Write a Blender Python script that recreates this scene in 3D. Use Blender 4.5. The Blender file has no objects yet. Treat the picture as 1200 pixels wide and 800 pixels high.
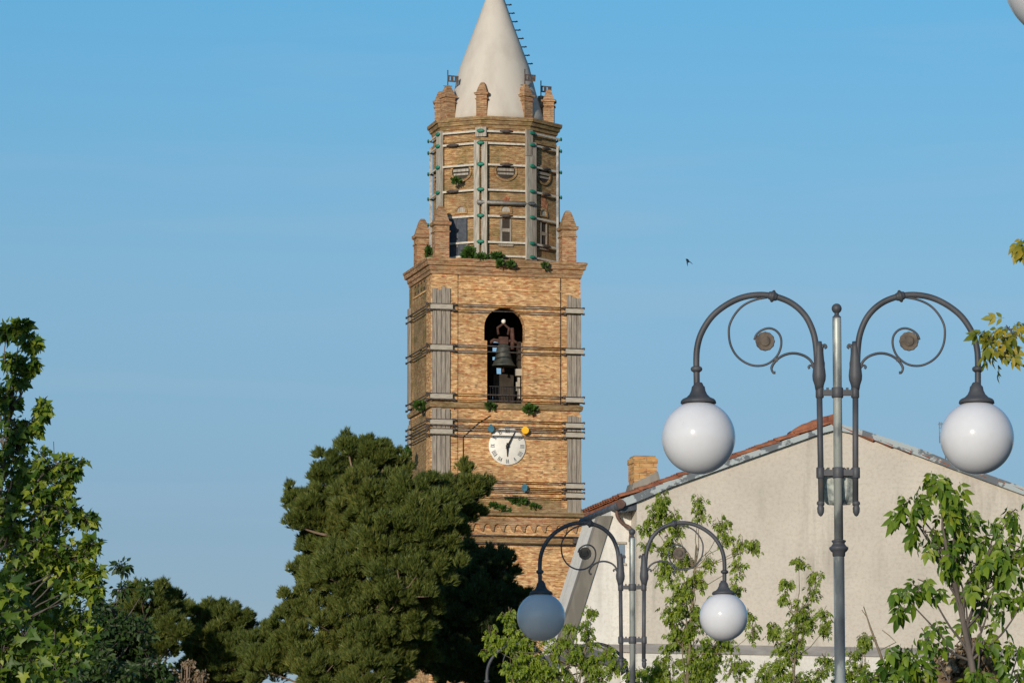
import bpy, math, random
import numpy as np
from mathutils import Vector, Matrix
from mathutils.geometry import tessellate_polygon

random.seed(7); rng = np.random.default_rng(7)
sc = bpy.context.scene
COL = sc.collection
R = math.radians

# ------------------------------------------------------------------ camera
FP = 5733.0                      # focal length in photo pixels (1200 wide)
CZ = 1.6
PITCH = math.atan(774/FP)
cd = bpy.data.cameras.new('camera'); cam = bpy.data.objects.new('camera', cd); COL.objects.link(cam)
cam.location = (0, 0, CZ); cam.rotation_euler = (math.pi/2 + PITCH, 0, 0)
cd.sensor_width = 36; cd.lens = FP/1200*36; cd.clip_start = 0.5; cd.clip_end = 20000
sc.camera = cam

# ------------------------------------------------------------------ sky, sun, exposure
SUN_AZ, SUN_EL = 20.0, 12.0      # sun behind the camera, to its left
w = bpy.data.worlds.new('World'); sc.world = w; w.use_nodes = True
nt = w.node_tree; nt.nodes.clear()
out = nt.nodes.new('ShaderNodeOutputWorld'); bg = nt.nodes.new('ShaderNodeBackground')
sky = nt.nodes.new('ShaderNodeTexSky'); sky.sky_type = 'NISHITA'; sky.sun_disc = False
sky.sun_elevation = R(SUN_EL); sky.sun_rotation = R(180+SUN_AZ)
sky.air_density = 1.0; sky.dust_density = 0.6; sky.ozone_density = 2.0
SKY_STRENGTH = 0.13
bg.inputs['Strength'].default_value = SKY_STRENGTH
# very thin veils of high cloud, placed by direction
tc = nt.nodes.new('ShaderNodeTexCoord'); mp = nt.nodes.new('ShaderNodeMapping'); mp.inputs['Scale'].default_value = (7, 7, 75)
mp.inputs['Rotation'].default_value = (0, R(2), 0)
nz = nt.nodes.new('ShaderNodeTexNoise'); nz.inputs['Scale'].default_value = 1.0; nz.inputs['Detail'].default_value = 5
rmp = nt.nodes.new('ShaderNodeMapRange'); rmp.inputs['From Min'].default_value = .52; rmp.inputs['From Max'].default_value = .8; rmp.inputs['To Max'].default_value = .26
tint = nt.nodes.new('ShaderNodeMix'); tint.data_type = 'RGBA'; tint.blend_type = 'MULTIPLY'; tint.inputs['Factor'].default_value = 1
tint.inputs['B'].default_value = (1, 1, 1, 1)
# clear, dry air: the sky is deeper blue than the model's, more so with height
tcs = nt.nodes.new('ShaderNodeTexCoord'); sxyz = nt.nodes.new('ShaderNodeSeparateXYZ'); srp = nt.nodes.new('ShaderNodeValToRGB')
cr_ = srp.color_ramp
for k_ in range(3): cr_.elements.new(.5)
for e_, (p_, c_) in zip(cr_.elements, [(.05, (.48, .50, .72)), (.096, (.475, .555, .74)), (.148, (.55, .71, .845)), (.20, (.43, .80, .98)), (.5, (.42, .80, 1.0))]): e_.position = p_; e_.color = (*c_, 1)
nt.links.new(tcs.outputs['Generated'], sxyz.inputs[0]); nt.links.new(sxyz.outputs['Z'], srp.inputs[0]); nt.links.new(srp.outputs[0], tint.inputs['B'])
mx = nt.nodes.new('ShaderNodeMix'); mx.data_type = 'RGBA'; mx.inputs['B'].default_value = (2.9, 3.9, 4.9, 1)
L = nt.links.new
L(tc.outputs['Generated'], mp.inputs['Vector']); L(mp.outputs[0], nz.inputs['Vector']); L(nz.outputs['Fac'], rmp.inputs['Value'])
L(sky.outputs[0], tint.inputs['A']); L(tint.outputs['Result'], mx.inputs['A']); L(rmp.outputs[0], mx.inputs['Factor'])
L(mx.outputs['Result'], bg.inputs['Color']); L(bg.outputs[0], out.inputs['Surface'])
SKY_TINT = tint
sl = bpy.data.lights.new('sun', 'SUN'); sun = bpy.data.objects.new('sun', sl); COL.objects.link(sun)
sl.energy = 3.9; sl.angle = R(0.5); sl.color = (1.0, 0.88, 0.74)
sd = Vector((math.sin(R(SUN_AZ))*math.cos(R(SUN_EL)), math.cos(R(SUN_AZ))*math.cos(R(SUN_EL)), -math.sin(R(SUN_EL))))
sun.rotation_euler = sd.to_track_quat('-Z', 'Y').to_euler(); sun.location = (-20, -40, 30)
sc.view_settings.view_transform = 'Standard'; sc.view_settings.look = 'None'
sc.view_settings.exposure = 0.0; sc.view_settings.gamma = 1.0
sc.render.engine = 'CYCLES'; sc.cycles.max_bounces = 6

# ------------------------------------------------------------------ measuring helpers
cp, sp = math.cos(PITCH), math.sin(PITCH)
def ray(px, py):
    a = (px-600)/FP; b = (400-py)/FP
    return Vector((a, cp - b*sp, sp + b*cp))
def P(px, py, Y):
    d = ray(px, py); return Vector((0, 0, CZ)) + d*(Y/d.y)
def on_plane(px, py, p0, n):
    d = ray(px, py); o = Vector((0, 0, CZ)); return o + d*((p0-o).dot(n)/d.dot(n))
def mpp(Y, py): 
    z = P(600, py, Y).z; return (Y*cp + (z-CZ)*sp)/FP

# ------------------------------------------------------------------ object helpers
def tag(o, label=None, cat=None, group=None, kind=None):
    if label: o['label'] = label
    if cat: o['category'] = cat
    if group: o['group'] = group
    if kind: o['kind'] = kind
    return o
def empty(name, loc, rz=0, **k):
    o = bpy.data.objects.new(name, None); COL.objects.link(o); o.location = loc; o.rotation_euler = (0, 0, rz)
    o.empty_display_size = .3
    return tag(o, **k)
def kids(o): return list(o.children)
def copy_tree(o, parent=None):
    c = o.copy(); COL.objects.link(c); c.parent = parent
    for ch in kids(o): copy_tree(ch, c)
    return c

class MB:
    def __init__(s): s.v = []; s.f = []; s.sm = []
    def add(s, vs, fs, smooth=False, M=None):
        n = len(s.v)
        for p in vs:
            p = Vector(p)
            s.v.append(M @ p if M else p)
        for f in fs: s.f.append([i+n for i in f]); s.sm.append(smooth)
        return s
    def box(s, c, d, M=None, bev=0):
        x, y, z = [k/2 for k in d]
        vs = [(c[0]+i*x, c[1]+j*y, c[2]+k*z) for i in (-1, 1) for j in (-1, 1) for k in (-1, 1)]
        return s.add(vs, [(0, 1, 3, 2), (4, 6, 7, 5), (0, 4, 5, 1), (2, 3, 7, 6), (0, 2, 6, 4), (1, 5, 7, 3)], M=M)
    def b(s, x0, x1, y0, y1, z0, z1, M=None):
        return s.box(((x0+x1)/2, (y0+y1)/2, (z0+z1)/2), (x1-x0, y1-y0, z1-z0), M)
    def tube(s, pts, r, n=10, caps=True, smooth=True):
        pts = [Vector(p) for p in pts]
        if not isinstance(r, (list, tuple)): r = [r]*len(pts)
        base = len(s.v); t0 = (pts[1]-pts[0]).normalized()
        a = Vector((0, 0, 1)) if abs(t0.z) < .9 else Vector((0, 1, 0))
        u = t0.cross(a).normalized()
        for i, p in enumerate(pts):
            t = (pts[min(i+1, len(pts)-1)]-pts[max(i-1, 0)]).normalized()
            u = (u - t*u.dot(t)).normalized(); v = t.cross(u)
            for k in range(n):
                an = 2*math.pi*k/n; s.v.append(p + (u*math.cos(an)+v*math.sin(an))*r[i])
        for i in range(len(pts)-1):
            for k in range(n):
                k2 = (k+1) % n
                s.f.append([base+i*n+k, base+i*n+k2, base+(i+1)*n+k2, base+(i+1)*n+k]); s.sm.append(smooth)
        if caps:
            s.f.append([base+k for k in range(n)][::-1]); s.sm.append(False)
            s.f.append([base+(len(pts)-1)*n+k for k in range(n)]); s.sm.append(False)
        return s
    def lathe(s, prof, c=(0, 0, 0), n=32, smooth=True, axis='z', ph=0):
        base = len(s.v); m = len(prof)
        for (r, z) in prof:
            for k in range(n):
                an = 2*math.pi*k/n + ph
                if axis == 'z': p = (c[0]+r*math.cos(an), c[1]+r*math.sin(an), c[2]+z)
                else: p = (c[0]+r*math.cos(an), c[1]+z, c[2]+r*math.sin(an))
                s.v.append(Vector(p))
        for i in range(m-1):
            for k in range(n):
                k2 = (k+1) % n
                s.f.append([base+i*n+k, base+i*n+k2, base+(i+1)*n+k2, base+(i+1)*n+k]); s.sm.append(smooth)
        s.f.append([base+k for k in range(n)][::-1]); s.sm.append(False)
        s.f.append([base+(m-1)*n+k for k in range(n)]); s.sm.append(False)
        return s
    def loft(s, loops, smooth=False):
        base = len(s.v); n = len(loops[0])
        for lp in loops:
            for p in lp: s.v.append(Vector(p))
        for i in range(len(loops)-1):
            for k in range(n):
                k2 = (k+1) % n
                s.f.append([base+i*n+k, base+i*n+k2, base+(i+1)*n+k2, base+(i+1)*n+k]); s.sm.append(smooth)
        s.f.append([base+k for k in range(n)][::-1]); s.sm.append(False)
        s.f.append([base+(len(loops)-1)*n+k for k in range(n)]); s.sm.append(False)
        return s
    def plate(s, outer, holes, y0, y1, M=None):
        """polygon in x-z with holes, thick from y0 to y1"""
        loops = [outer]+list(holes)
        flat = [p for lp in loops for p in lp]
        tris = tessellate_polygon([[Vector((p[0], p[1], 0)) for p in lp] for lp in loops])
        n = len(flat)
        vs = [(p[0], y0, p[1]) for p in flat]+[(p[0], y1, p[1]) for p in flat]
        fs = []
        for t in tris:
            a, b, c = [flat[i] for i in t]
            cr = (b[0]-a[0])*(c[1]-a[1])-(b[1]-a[1])*(c[0]-a[0])
            t = tuple(t) if cr > 0 else tuple(t)[::-1]
            fs.append(t); fs.append(tuple(i+n for i in t[::-1]))
        k = 0
        for li, lp in enumerate(loops):
            m = len(lp)
            for i in range(m):
                a, b = k+i, k+(i+1) % m; fs.append((a, a+n, b+n, b))
            k += m
        return s.add(vs, fs, M=M)
    def build(s, name, mat, parent=None, recalc=True, bevel=0):
        me = bpy.data.meshes.new(name); me.from_pydata([tuple(v) for v in s.v], [], s.f)
        me.polygons.foreach_set('use_smooth', s.sm)
        if recalc:
            import bmesh
            bm = bmesh.new(); bm.from_mesh(me); bmesh.ops.recalc_face_normals(bm, faces=bm.faces); bm.to_mesh(me); bm.free()
        # box-like UVs in metres
        uv = me.uv_layers.new(name='UVMap'); arr = np.zeros(len(me.loops)*2)
        for p in me.polygons:
            nrm = p.normal
            if abs(nrm.z) > .8: tx, ty = Vector((1, 0, 0)), Vector((0, 1, 0))
            else:
                tx = Vector((-nrm.y, nrm.x, 0)).normalized(); ty = Vector((0, 0, 1))
            for li in p.loop_indices:
                co = me.vertices[me.loops[li].vertex_index].co
                arr[li*2] = co.dot(tx); arr[li*2+1] = co.dot(ty)
        uv.data.foreach_set('uv', arr)
        me.materials.append(mat); me.update()
        o = bpy.data.objects.new(name, me); COL.objects.link(o); o.parent = parent
        if bevel:
            md = o.modifiers.new('bevel', 'BEVEL'); md.width = bevel; md.segments = 2; md.limit_method = 'ANGLE'
        return o

def smooth_path(pts, n=8):
    """Catmull-Rom through the points"""
    pts = [Vector(p) for p in pts]; q = [pts[0]*2-pts[1]]+pts+[pts[-1]*2-pts[-2]]; o = []
    for i in range(1, len(q)-2):
        for k in range(n):
            t = k/n; a, b, c, d = q[i-1], q[i], q[i+1], q[i+2]
            o.append(.5*((2*b)+(c-a)*t+(2*a-5*b+4*c-d)*t*t+(3*b-a-3*c+d)*t**3))
    o.append(pts[-1]); return o

# ------------------------------------------------------------------ materials
def newmat(name, rough=.8, metal=0, spec=.3):
    m = bpy.data.materials.new(name); m.use_nodes = True; n = m.node_tree; b = n.nodes['Principled BSDF']
    b.inputs['Roughness'].default_value = rough; b.inputs['Metallic'].default_value = metal
    b.inputs['Specular IOR Level'].default_value = spec
    return m, n, b
def nd(n, t, **k):
    x = n.nodes.new(t)
    for a, v in k.items():
        if a in x.inputs: x.inputs[a].default_value = v
        else: setattr(x, a, v)
    return x
def ramp(n, stops, interp='LINEAR'):
    r = n.nodes.new('ShaderNodeValToRGB'); cr = r.color_ramp; cr.interpolation = interp
    while len(cr.elements) < len(stops): cr.elements.new(.5)
    for e, (p, c) in zip(cr.elements, stops): e.position = p; e.color = (*c, 1)
    return r
def noise(n, scale, detail=4, src='Object', stretch=(1, 1, 1), rough=.55):
    t = n.nodes.new('ShaderNodeTexCoord'); m = n.nodes.new('ShaderNodeMapping'); m.inputs['Scale'].default_value = stretch
    x = n.nodes.new('ShaderNodeTexNoise'); x.inputs['Scale'].default_value = scale; x.inputs['Detail'].default_value = detail; x.inputs['Roughness'].default_value = rough
    n.links.new(t.outputs[src], m.inputs['Vector']); n.links.new(m.outputs[0], x.inputs['Vector']); return x
def mix(n, a, b, fac, mode='MIX'):
    m = n.nodes.new('ShaderNodeMix'); m.data_type = 'RGBA'; m.blend_type = mode
    for k, v in (('A', a), ('B', b), ('Factor', fac)):
        if hasattr(v, 'links'): n.links.new(v, m.inputs[k])
        elif k == 'Factor': m.inputs[k].default_value = v
        else: m.inputs[k].default_value = (*v, 1) if len(v) == 3 else v
    return m.outputs['Result']
def bump(n, b, h, strength=.4, dist=.02):
    x = n.nodes.new('ShaderNodeBump'); x.inputs['Strength'].default_value = strength; x.inputs['Distance'].default_value = dist
    n.links.new(h, x.inputs['Height']); n.links.new(x.outputs[0], b.inputs['Normal'])

def mat_noise(name, c1, c2, scale=3, rough=.8, metal=0, stretch=(1, 1, 1), lo=.35, hi=.65, bmp=0, spec=.3, detail=5):
    m, n, b = newmat(name, rough, metal, spec); x = noise(n, scale, detail, stretch=stretch); r = ramp(n, [(lo, c1), (hi, c2)])
    n.links.new(x.outputs['Fac'], r.inputs[0]); n.links.new(r.outputs[0], b.inputs['Base Color'])
    if bmp: bump(n, b, x.outputs['Fac'], bmp)
    return m

def mat_brick(name, base=(.60, .35, .16), pink=(.42, .15, .065), pale=(.84, .58, .31), dirt=.22, row=.085, wid=.32, moss=0.0, streak=1.0):
    m, n, b = newmat(name, .92, 0, .15); lk = n.links.new
    uvn = nd(n, 'ShaderNodeUVMap')
    br = nd(n, 'ShaderNodeTexBrick'); br.offset = .5
    for k, v in (('Color1', (*base, 1)), ('Color2', (*[x*.82 for x in base], 1)), ('Mortar', (*[x*.62 for x in pale], 1)), ('Scale', 1.0), ('Mortar Size', .009), ('Mortar Smooth', .3), ('Bias', 0.0), ('Brick Width', wid), ('Row Height', row)): br.inputs[k].default_value = v
    lk(uvn.outputs[0], br.inputs['Vector'])
    # long worn streaks following the courses
    def uvnoise(su, sv, det=4, rg=.6):
        mp = nd(n, 'ShaderNodeMapping'); mp.inputs['Scale'].default_value = (su, sv, 1)
        x = nd(n, 'ShaderNodeTexNoise'); x.inputs['Scale'].default_value = 1; x.inputs['Detail'].default_value = det; x.inputs['Roughness'].default_value = rg
        lk(uvn.outputs[0], mp.inputs['Vector']); lk(mp.outputs[0], x.inputs['Vector']); return x.outputs['Fac']
    s1 = uvnoise(2.6, 10, 3, .5); s2 = uvnoise(3.2, 9, 3, .5); s3 = uvnoise(.3, .5); s4 = uvnoise(3.4, 11, 3, .55)
    r1 = ramp(n, [(.54, (0, 0, 0)), (.60, (1, 1, 1))]); lk(s1, r1.inputs[0])
    r2 = ramp(n, [(.50, (0, 0, 0)), (.58, (1, 1, 1))]); lk(s2, r2.inputs[0])
    r3 = ramp(n, [(.40, (0, 0, 0)), (.68, (1, 1, 1))]); lk(s3, r3.inputs[0])
    r4 = ramp(n, [(.57, (0, 0, 0)), (.62, (1, 1, 1))]); lk(s4, r4.inputs[0]); s6 = uvnoise(.5, .8, 5, .65); r6 = ramp(n, [(.35, (.74, .70, .66)), (.5, (.98, .98, .98)), (.66, (1.12, 1.06, .98))]); lk(s6, r6.inputs[0])
    def mul(a, k):
        q = nd(n, 'ShaderNodeMath'); q.operation = 'MULTIPLY'; lk(a, q.inputs[0])
        if hasattr(k, 'links'): lk(k, q.inputs[1])
        else: q.inputs[1].default_value = k
        return q.outputs[0]
    c = mix(n, br.outputs['Color'], pale, mul(r2.outputs[0], .75))
    c = mix(n, c, pink, mul(r1.outputs[0], .75*streak))
    c = mix(n, c, (.16, .085, .045), mul(r4.outputs[0], .66)); c = mix(n, c, r6.outputs[0], 1.0, 'MULTIPLY')
    c = mix(n, c, (.20, .15, .085), mul(r3.outputs[0], dirt))
    if moss:
        s5 = uvnoise(.9, 1.4, 6); r5 = ramp(n, [(.50, (0, 0, 0)), (.62, (1, 1, 1))]); lk(s5, r5.inputs[0])
        c = mix(n, c, (.07, .075, .02), mul(r5.outputs[0], moss))
    lk(c, b.inputs['Base Color'])
    hmix = nd(n, 'ShaderNodeMath'); hmix.operation = 'SUBTRACT'; lk(s2, hmix.inputs[0]); lk(br.outputs['Fac'], hmix.inputs[1])
    bump(n, b, hmix.outputs[0], .8, .03)
    return m

M = {}
M['brick'] = mat_brick('tower_brick')
M['brick_dirty_dim'] = mat_brick('weathered_dimmed_brick', base=(.34, .225, .11), pale=(.42, .31, .17), pink=(.26, .12, .06), dirt=.7, moss=.55)  # dirt and moss, with the side face's dimmer light put into the base
M['brick_drum'] = mat_brick('drum_brick', base=(.40, .255, .125), pale=(.52, .37, .20), pink=(.30, .12, .055), dirt=.6, moss=.42)
M['brick_pin'] = mat_brick('pinnacle_brick', base=(.46, .27, .15), pale=(.50, .35, .21), pink=(.32, .11, .055), dirt=.45, moss=.25)
M['brick_chim'] = mat_brick('chimney_brick', base=(.60, .34, .13), pale=(.62, .40, .19), pink=(.5, .24, .1), row=.12, wid=.3, dirt=.2)
M['broken'] = mat_noise('broken_red_brick', (.20, .07, .03), (.5, .24, .13), 5, .95, lo=.4, hi=.6, bmp=.5)
M['hole'] = mat_noise('painted_deep_shade', (.03, .022, .016), (.05, .04, .03), 3)  # near-black colour stands in for shade inside openings and the belfry
M['interior'] = mat_noise('belfry_inner_plaster', (.05, .04, .035), (.09, .07, .05), 2)
M['spire'] = mat_noise('spire_render', (.455, .415, .36), (.52, .48, .42), 1.5, .85, stretch=(1, 1, .4), lo=.34, hi=.56, bmp=.12)
M['wood'] = mat_noise('grey_weathered_plank', (.17, .145, .12), (.34, .30, .25), 5, .85, stretch=(5, 5, .35), bmp=.3)
M['wood_pale'] = mat_noise('pale_weathered_plank', (.22, .20, .165), (.42, .385, .33), 4, .85, stretch=(5, 5, .5), bmp=.2)
M['steelgrey'] = mat_noise('grey_steel_post', (.16, .16, .15), (.30, .29, .27), 6, .6, .3)
M['clamp'] = mat_noise('pale_timber_clamp', (.30, .27, .22), (.44, .40, .33), 6, .85, stretch=(.6, .6, 5))
M['rod'] = mat_noise('dark_tie_rod', (.05, .045, .045), (.13, .10, .085), 9, .6, .4)
M['strap'] = mat_noise('cream_strap', (.40, .37, .31), (.56, .53, .46), 8, .7)
M['green'] = mat_noise('green_ratchet', (.012, .13, .09), (.03, .22, .15), 9, .5)
M['black'] = mat_noise('black_iron', (.018, .018, .02), (.04, .038, .038), 9, .6, .3)
M['lead'] = mat_noise('slit_shutter', (.04, .05, .065), (.07, .08, .1), 9, .7)
M['bronze'] = mat_noise('bell_bronze', (.045, .05, .045), (.09, .09, .075), 4, .55, .4)
M['rust'] = mat_noise('rusty_iron', (.05, .025, .02), (.12, .06, .045), 6, .8, .2)
M['clockwhite'] = mat_noise('clock_enamel', (.70, .67, .60), (.78, .75, .68), 3, .5)
M['clockink'] = mat_noise('numeral_paint', (.03, .04, .06), (.09, .10, .13), 9, .6)
M['blue'] = mat_noise('blue_ceramic', (.035, .12, .17), (.06, .17, .23), 6, .5)
M['yellow'] = mat_noise('yellow_ceramic', (.80, .42, .02), (.85, .48, .03), 6, .5)
M['terracotta'] = mat_noise('terracotta_tile', (.17, .06, .04), (.34, .135, .065), 5, .85, lo=.3, hi=.7, bmp=.3)
M['gutter'] = mat_noise('dark_gutter_metal', (.06, .07, .085), (.11, .12, .14), 5, .5, .3)
M['pipe'] = mat_noise('brown_downpipe', (.09, .05, .04), (.15, .09, .07), 5, .6)
M['concrete'] = mat_noise('grey_concrete', (.15, .14, .12), (.26, .24, .205), 1.6, .9, stretch=(2, 2, .5), bmp=.25)
M['bark'] = mat_noise('tree_bark', (.05, .045, .042), (.13, .11, .095), 9, .9, stretch=(1, 1, .25), bmp=.5)
M['bark_pale'] = mat_noise('young_bark', (.12, .10, .065), (.22, .18, .12), 9, .9)
M['pinebark'] = mat_noise('pine_bark', (.11, .075, .05), (.24, .17, .125), 5, .9, stretch=(1, 1, .3), bmp=.6)
M['bird'] = mat_noise('bird_plumage', (.012, .014, .03), (.03, .03, .05), 20, .7)
M['darkroof'] = mat_noise('dark_slate_roof', (.05, .055, .065), (.10, .105, .12), 4, .7)
M['window'] = mat_noise('blue_grey_window_pane', (.12, .17, .23), (.2, .26, .33), 2, .25)

def mat_plaster(name, c1, c2, stain):
    m, n, b = newmat(name, .9, 0, .15); lk = n.links.new
    a = noise(n, .6, 6); r = ramp(n, [(.3, c1), (.7, c2)]); lk(a.outputs['Fac'], r.inputs[0])
    g = noise(n, 14, 6, rough=.75); rg = ramp(n, [(.36, (.85, .84, .82)), (.52, (1, 1, 1))]); lk(g.outputs['Fac'], rg.inputs[0])
    c = mix(n, r.outputs[0], rg.outputs[0], 1.0, 'MULTIPLY')
    s = noise(n, 1.0, 5, stretch=(3.2, 3.2, .35)); rs = ramp(n, [(.48, (0, 0, 0)), (.70, (1, 1, 1))]); lk(s.outputs['Fac'], rs.inputs[0])
    s2 = noise(n, .35, 3); rs2 = ramp(n, [(.45, (0, 0, 0)), (.60, (1, 1, 1))]); lk(s2.outputs['Fac'], rs2.inputs[0])
    q = nd(n, 'ShaderNodeMath'); q.operation = 'MULTIPLY'; lk(rs.outputs[0], q.inputs[0]); lk(rs2.outputs[0], q.inputs[1])
    c = mix(n, c, stain, q.outputs[0])
    h = noise(n, 3.0, 4, stretch=(1.2, 1.2, 6)); rh = ramp(n, [(.4, (.975, .975, .975)), (.6, (1.01, 1.01, 1.01))]); lk(h.outputs['Fac'], rh.inputs[0])
    c = mix(n, c, rh.outputs[0], 1.0, 'MULTIPLY')
    lk(c, b.inputs['Base Color']); bump(n, b, g.outputs['Fac'], .22, .02); return m
M['plaster'] = mat_plaster('rough_cream_render', (.485, .445, .385), (.585, .54, .465), (.30, .27, .23))
M['white'] = mat_plaster('lime_wash', (.64, .62, .57), (.72, .70, .65), (.5, .48, .44))
M['plaster_w'] = mat_plaster('white_render', (.60, .58, .53), (.68, .66, .61), (.42, .40, .36))
M['band'] = mat_noise('grey_band_paint', (.22, .21, .205), (.29, .28, .27), 3, .9, stretch=(1, 1, 3))

# flashing: pale painted metal with the paint flaking off
m, n, b = newmat('flaking_painted_flashing', .55, 0, .3)
x = noise(n, 1.6, 6, rough=.65); r = ramp(n, [(.49, (.36, .41, .42)), (.52, (.13, .145, .16))]); n.links.new(x.outputs['Fac'], r.inputs[0]); n.links.new(r.outputs[0], b.inputs['Base Color']); M['flash'] = m
# lamp paint
m, n, b = newmat('lamp_grey_paint', .55, 0, .35)
x = noise(n, 5, 5, rough=.5); r = ramp(n, [(.3, (.036, .040, .048)), (.62, (.066, .070, .080)), (.74, (.10, .085, .075))]); n.links.new(x.outputs['Fac'], r.inputs[0]); n.links.new(r.outputs[0], b.inputs['Base Color']); M['lamp'] = m
m, n, b = newmat('weathered_galvanised_post', .5, .35, .4)
x = noise(n, 5, 6, stretch=(1, 1, .35)); r = ramp(n, [(.34, (.08, .09, .10)), (.48, (.17, .19, .195)), (.54, (.36, .39, .37)), (.7, (.45, .48, .44))]); n.links.new(x.outputs['Fac'], r.inputs[0]); n.links.new(r.outputs[0], b.inputs['Base Color']); M['post'] = m
# opal globe
m, n, b = newmat('opal_globe', .12, 0, .35)
x = noise(n, 8, 6, rough=.7); r = ramp(n, [(.27, (.33, .31, .28)), (.34, (.55, .565, .60)), (.7, (.58, .60, .64))]); n.links.new(x.outputs['Fac'], r.inputs[0]); n.links.new(r.outputs[0], b.inputs['Base Color'])
M['globe'] = m
m, n, b = newmat('old_lantern_glass', .15, 0, .5)
x = noise(n, 25, 4); r = ramp(n, [(.4, (.28, .32, .30)), (.6, (.60, .63, .58))]); n.links.new(x.outputs['Fac'], r.inputs[0]); n.links.new(r.outputs[0], b.inputs['Base Color']); b.inputs['Transmission Weight'].default_value = .25; M['glass'] = m

def mat_leaf(name, stops, trans=.25, patch=1.2, rough=.5):
    m, n, b = newmat(name, rough, 0, .35); lk = n.links.new
    g = nd(n, 'ShaderNodeNewGeometry'); r = ramp(n, stops); x = noise(n, patch, 3)
    ad = nd(n, 'ShaderNodeMath'); ad.operation = 'MULTIPLY_ADD'; lk(g.outputs['Random Per Island'], ad.inputs[0]); ad.inputs[1].default_value = .55
    sub = nd(n, 'ShaderNodeMath'); sub.operation = 'MULTIPLY'; lk(x.outputs['Fac'], sub.inputs[0]); sub.inputs[1].default_value = .5; lk(sub.outputs[0], ad.inputs[2])
    lk(ad.outputs[0], r.inputs[0]); lk(r.outputs[0], b.inputs['Base Color'])
    tr = nd(n, 'ShaderNodeBsdfTranslucent'); br = mix(n, r.outputs[0], (1.3, 1.5, .5), 1.0, 'MULTIPLY'); lk(br, tr.inputs['Color'])
    mxs = nd(n, 'ShaderNodeMixShader'); mxs.inputs[0].default_value = trans; lk(b.outputs[0], mxs.inputs[1]); lk(tr.outputs[0], mxs.inputs[2])
    lk(mxs.outputs[0], n.nodes['Material Output'].inputs['Surface']); return m
M['leaf_plane'] = mat_leaf('plane_leaf', [(.1, (.024, .054, .012)), (.40, (.055, .115, .014)), (.62, (.14, .20, .02)), (.88, (.36, .40, .045))], .3)
M['leaf_shade'] = mat_leaf('shaded_broad_leaf', [(.1, (.014, .034, .010)), (.6, (.032, .065, .014)), (1, (.07, .11, .02))], .2)  # this tree stands in shadow; the shade is in its leaf colour
M['leaf_young'] = mat_leaf('young_bright_leaf', [(.1, (.045, .09, .010)), (.4, (.12, .18, .014)), (.8, (.24, .30, .022)), (1, (.34, .36, .05))], .3)
M['leaf_compound'] = mat_leaf('ash_leaved_foliage', [(.1, (.026, .065, .009)), (.42, (.07, .14, .012)), (.74, (.16, .235, .016)), (1, (.34, .31, .03))], .3)
M['leaf_yellow'] = mat_leaf('yellowing_leaf', [(.1, (.07, .12, .015)), (.5, (.17, .19, .02)), (.8, (.38, .29, .03)), (1, (.45, .32, .03))], .35)
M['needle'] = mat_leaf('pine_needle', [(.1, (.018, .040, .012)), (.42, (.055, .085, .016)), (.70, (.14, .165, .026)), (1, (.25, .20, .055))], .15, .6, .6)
M['needle_shade'] = mat_leaf('shaded_pine_needle', [(.1, (.014, .032, .012)), (.5, (.04, .065, .018)), (1, (.10, .12, .03))], .1, .6, .6)  # darker copy of the needles: the rear pine's shade as colour
M['dry'] = mat_leaf('dry_brown_foliage', [(.1, (.09, .06, .035)), (.5, (.20, .145, .09)), (1, (.34, .27, .18))], .1)
M['weed'] = mat_leaf('wall_weed', [(.1, (.02, .06, .012)), (.6, (.05, .11, .02)), (1, (.1, .15, .03))], .2)

# ------------------------------------------------------------------ ground
g = MB(); N = 24
for i in range(N):
    for j in range(N):
        pass
SLP = lambda y: (min(y, 46)-30)*.009-max(0, min(y, 70)-46)*.006     # the street climbs gently away from the camera
g.add([(x, y, SLP(max(y, -20))) for y in (-3000, -20, 46, 70, 9000) for x in (-6000, 6000)], [(0, 1, 3, 2), (2, 3, 5, 4), (4, 5, 7, 6), (6, 7, 9, 8)])
M['grass'] = mat_noise('grass_ground', (.05, .075, .025), (.12, .12, .06), .4, .95)
M['paving'] = mat_noise('stone_paving', (.22, .20, .17), (.32, .30, .26), 1.5, .9)
M['asphalt'] = mat_noise('asphalt', (.045, .045, .047), (.065, .064, .062), 6, .9)
tag(g.build('ground', M['grass']), kind='structure')
def strip(x0, x1, h, name, mat):
    q = MB(); q.loft([[(x0, y, SLP(y)-.3), (x1, y, SLP(y)-.3), (x1, y, SLP(y)+h), (x0, y, SLP(y)+h)] for y in (-20, 46, 70, 88)]); tag(q.build(name, mat), kind='structure')
strip(-5, 4.5, .12, 'pavement', M['paving']); strip(4.502, 12, .004, 'road', M['asphalt'])

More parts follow.
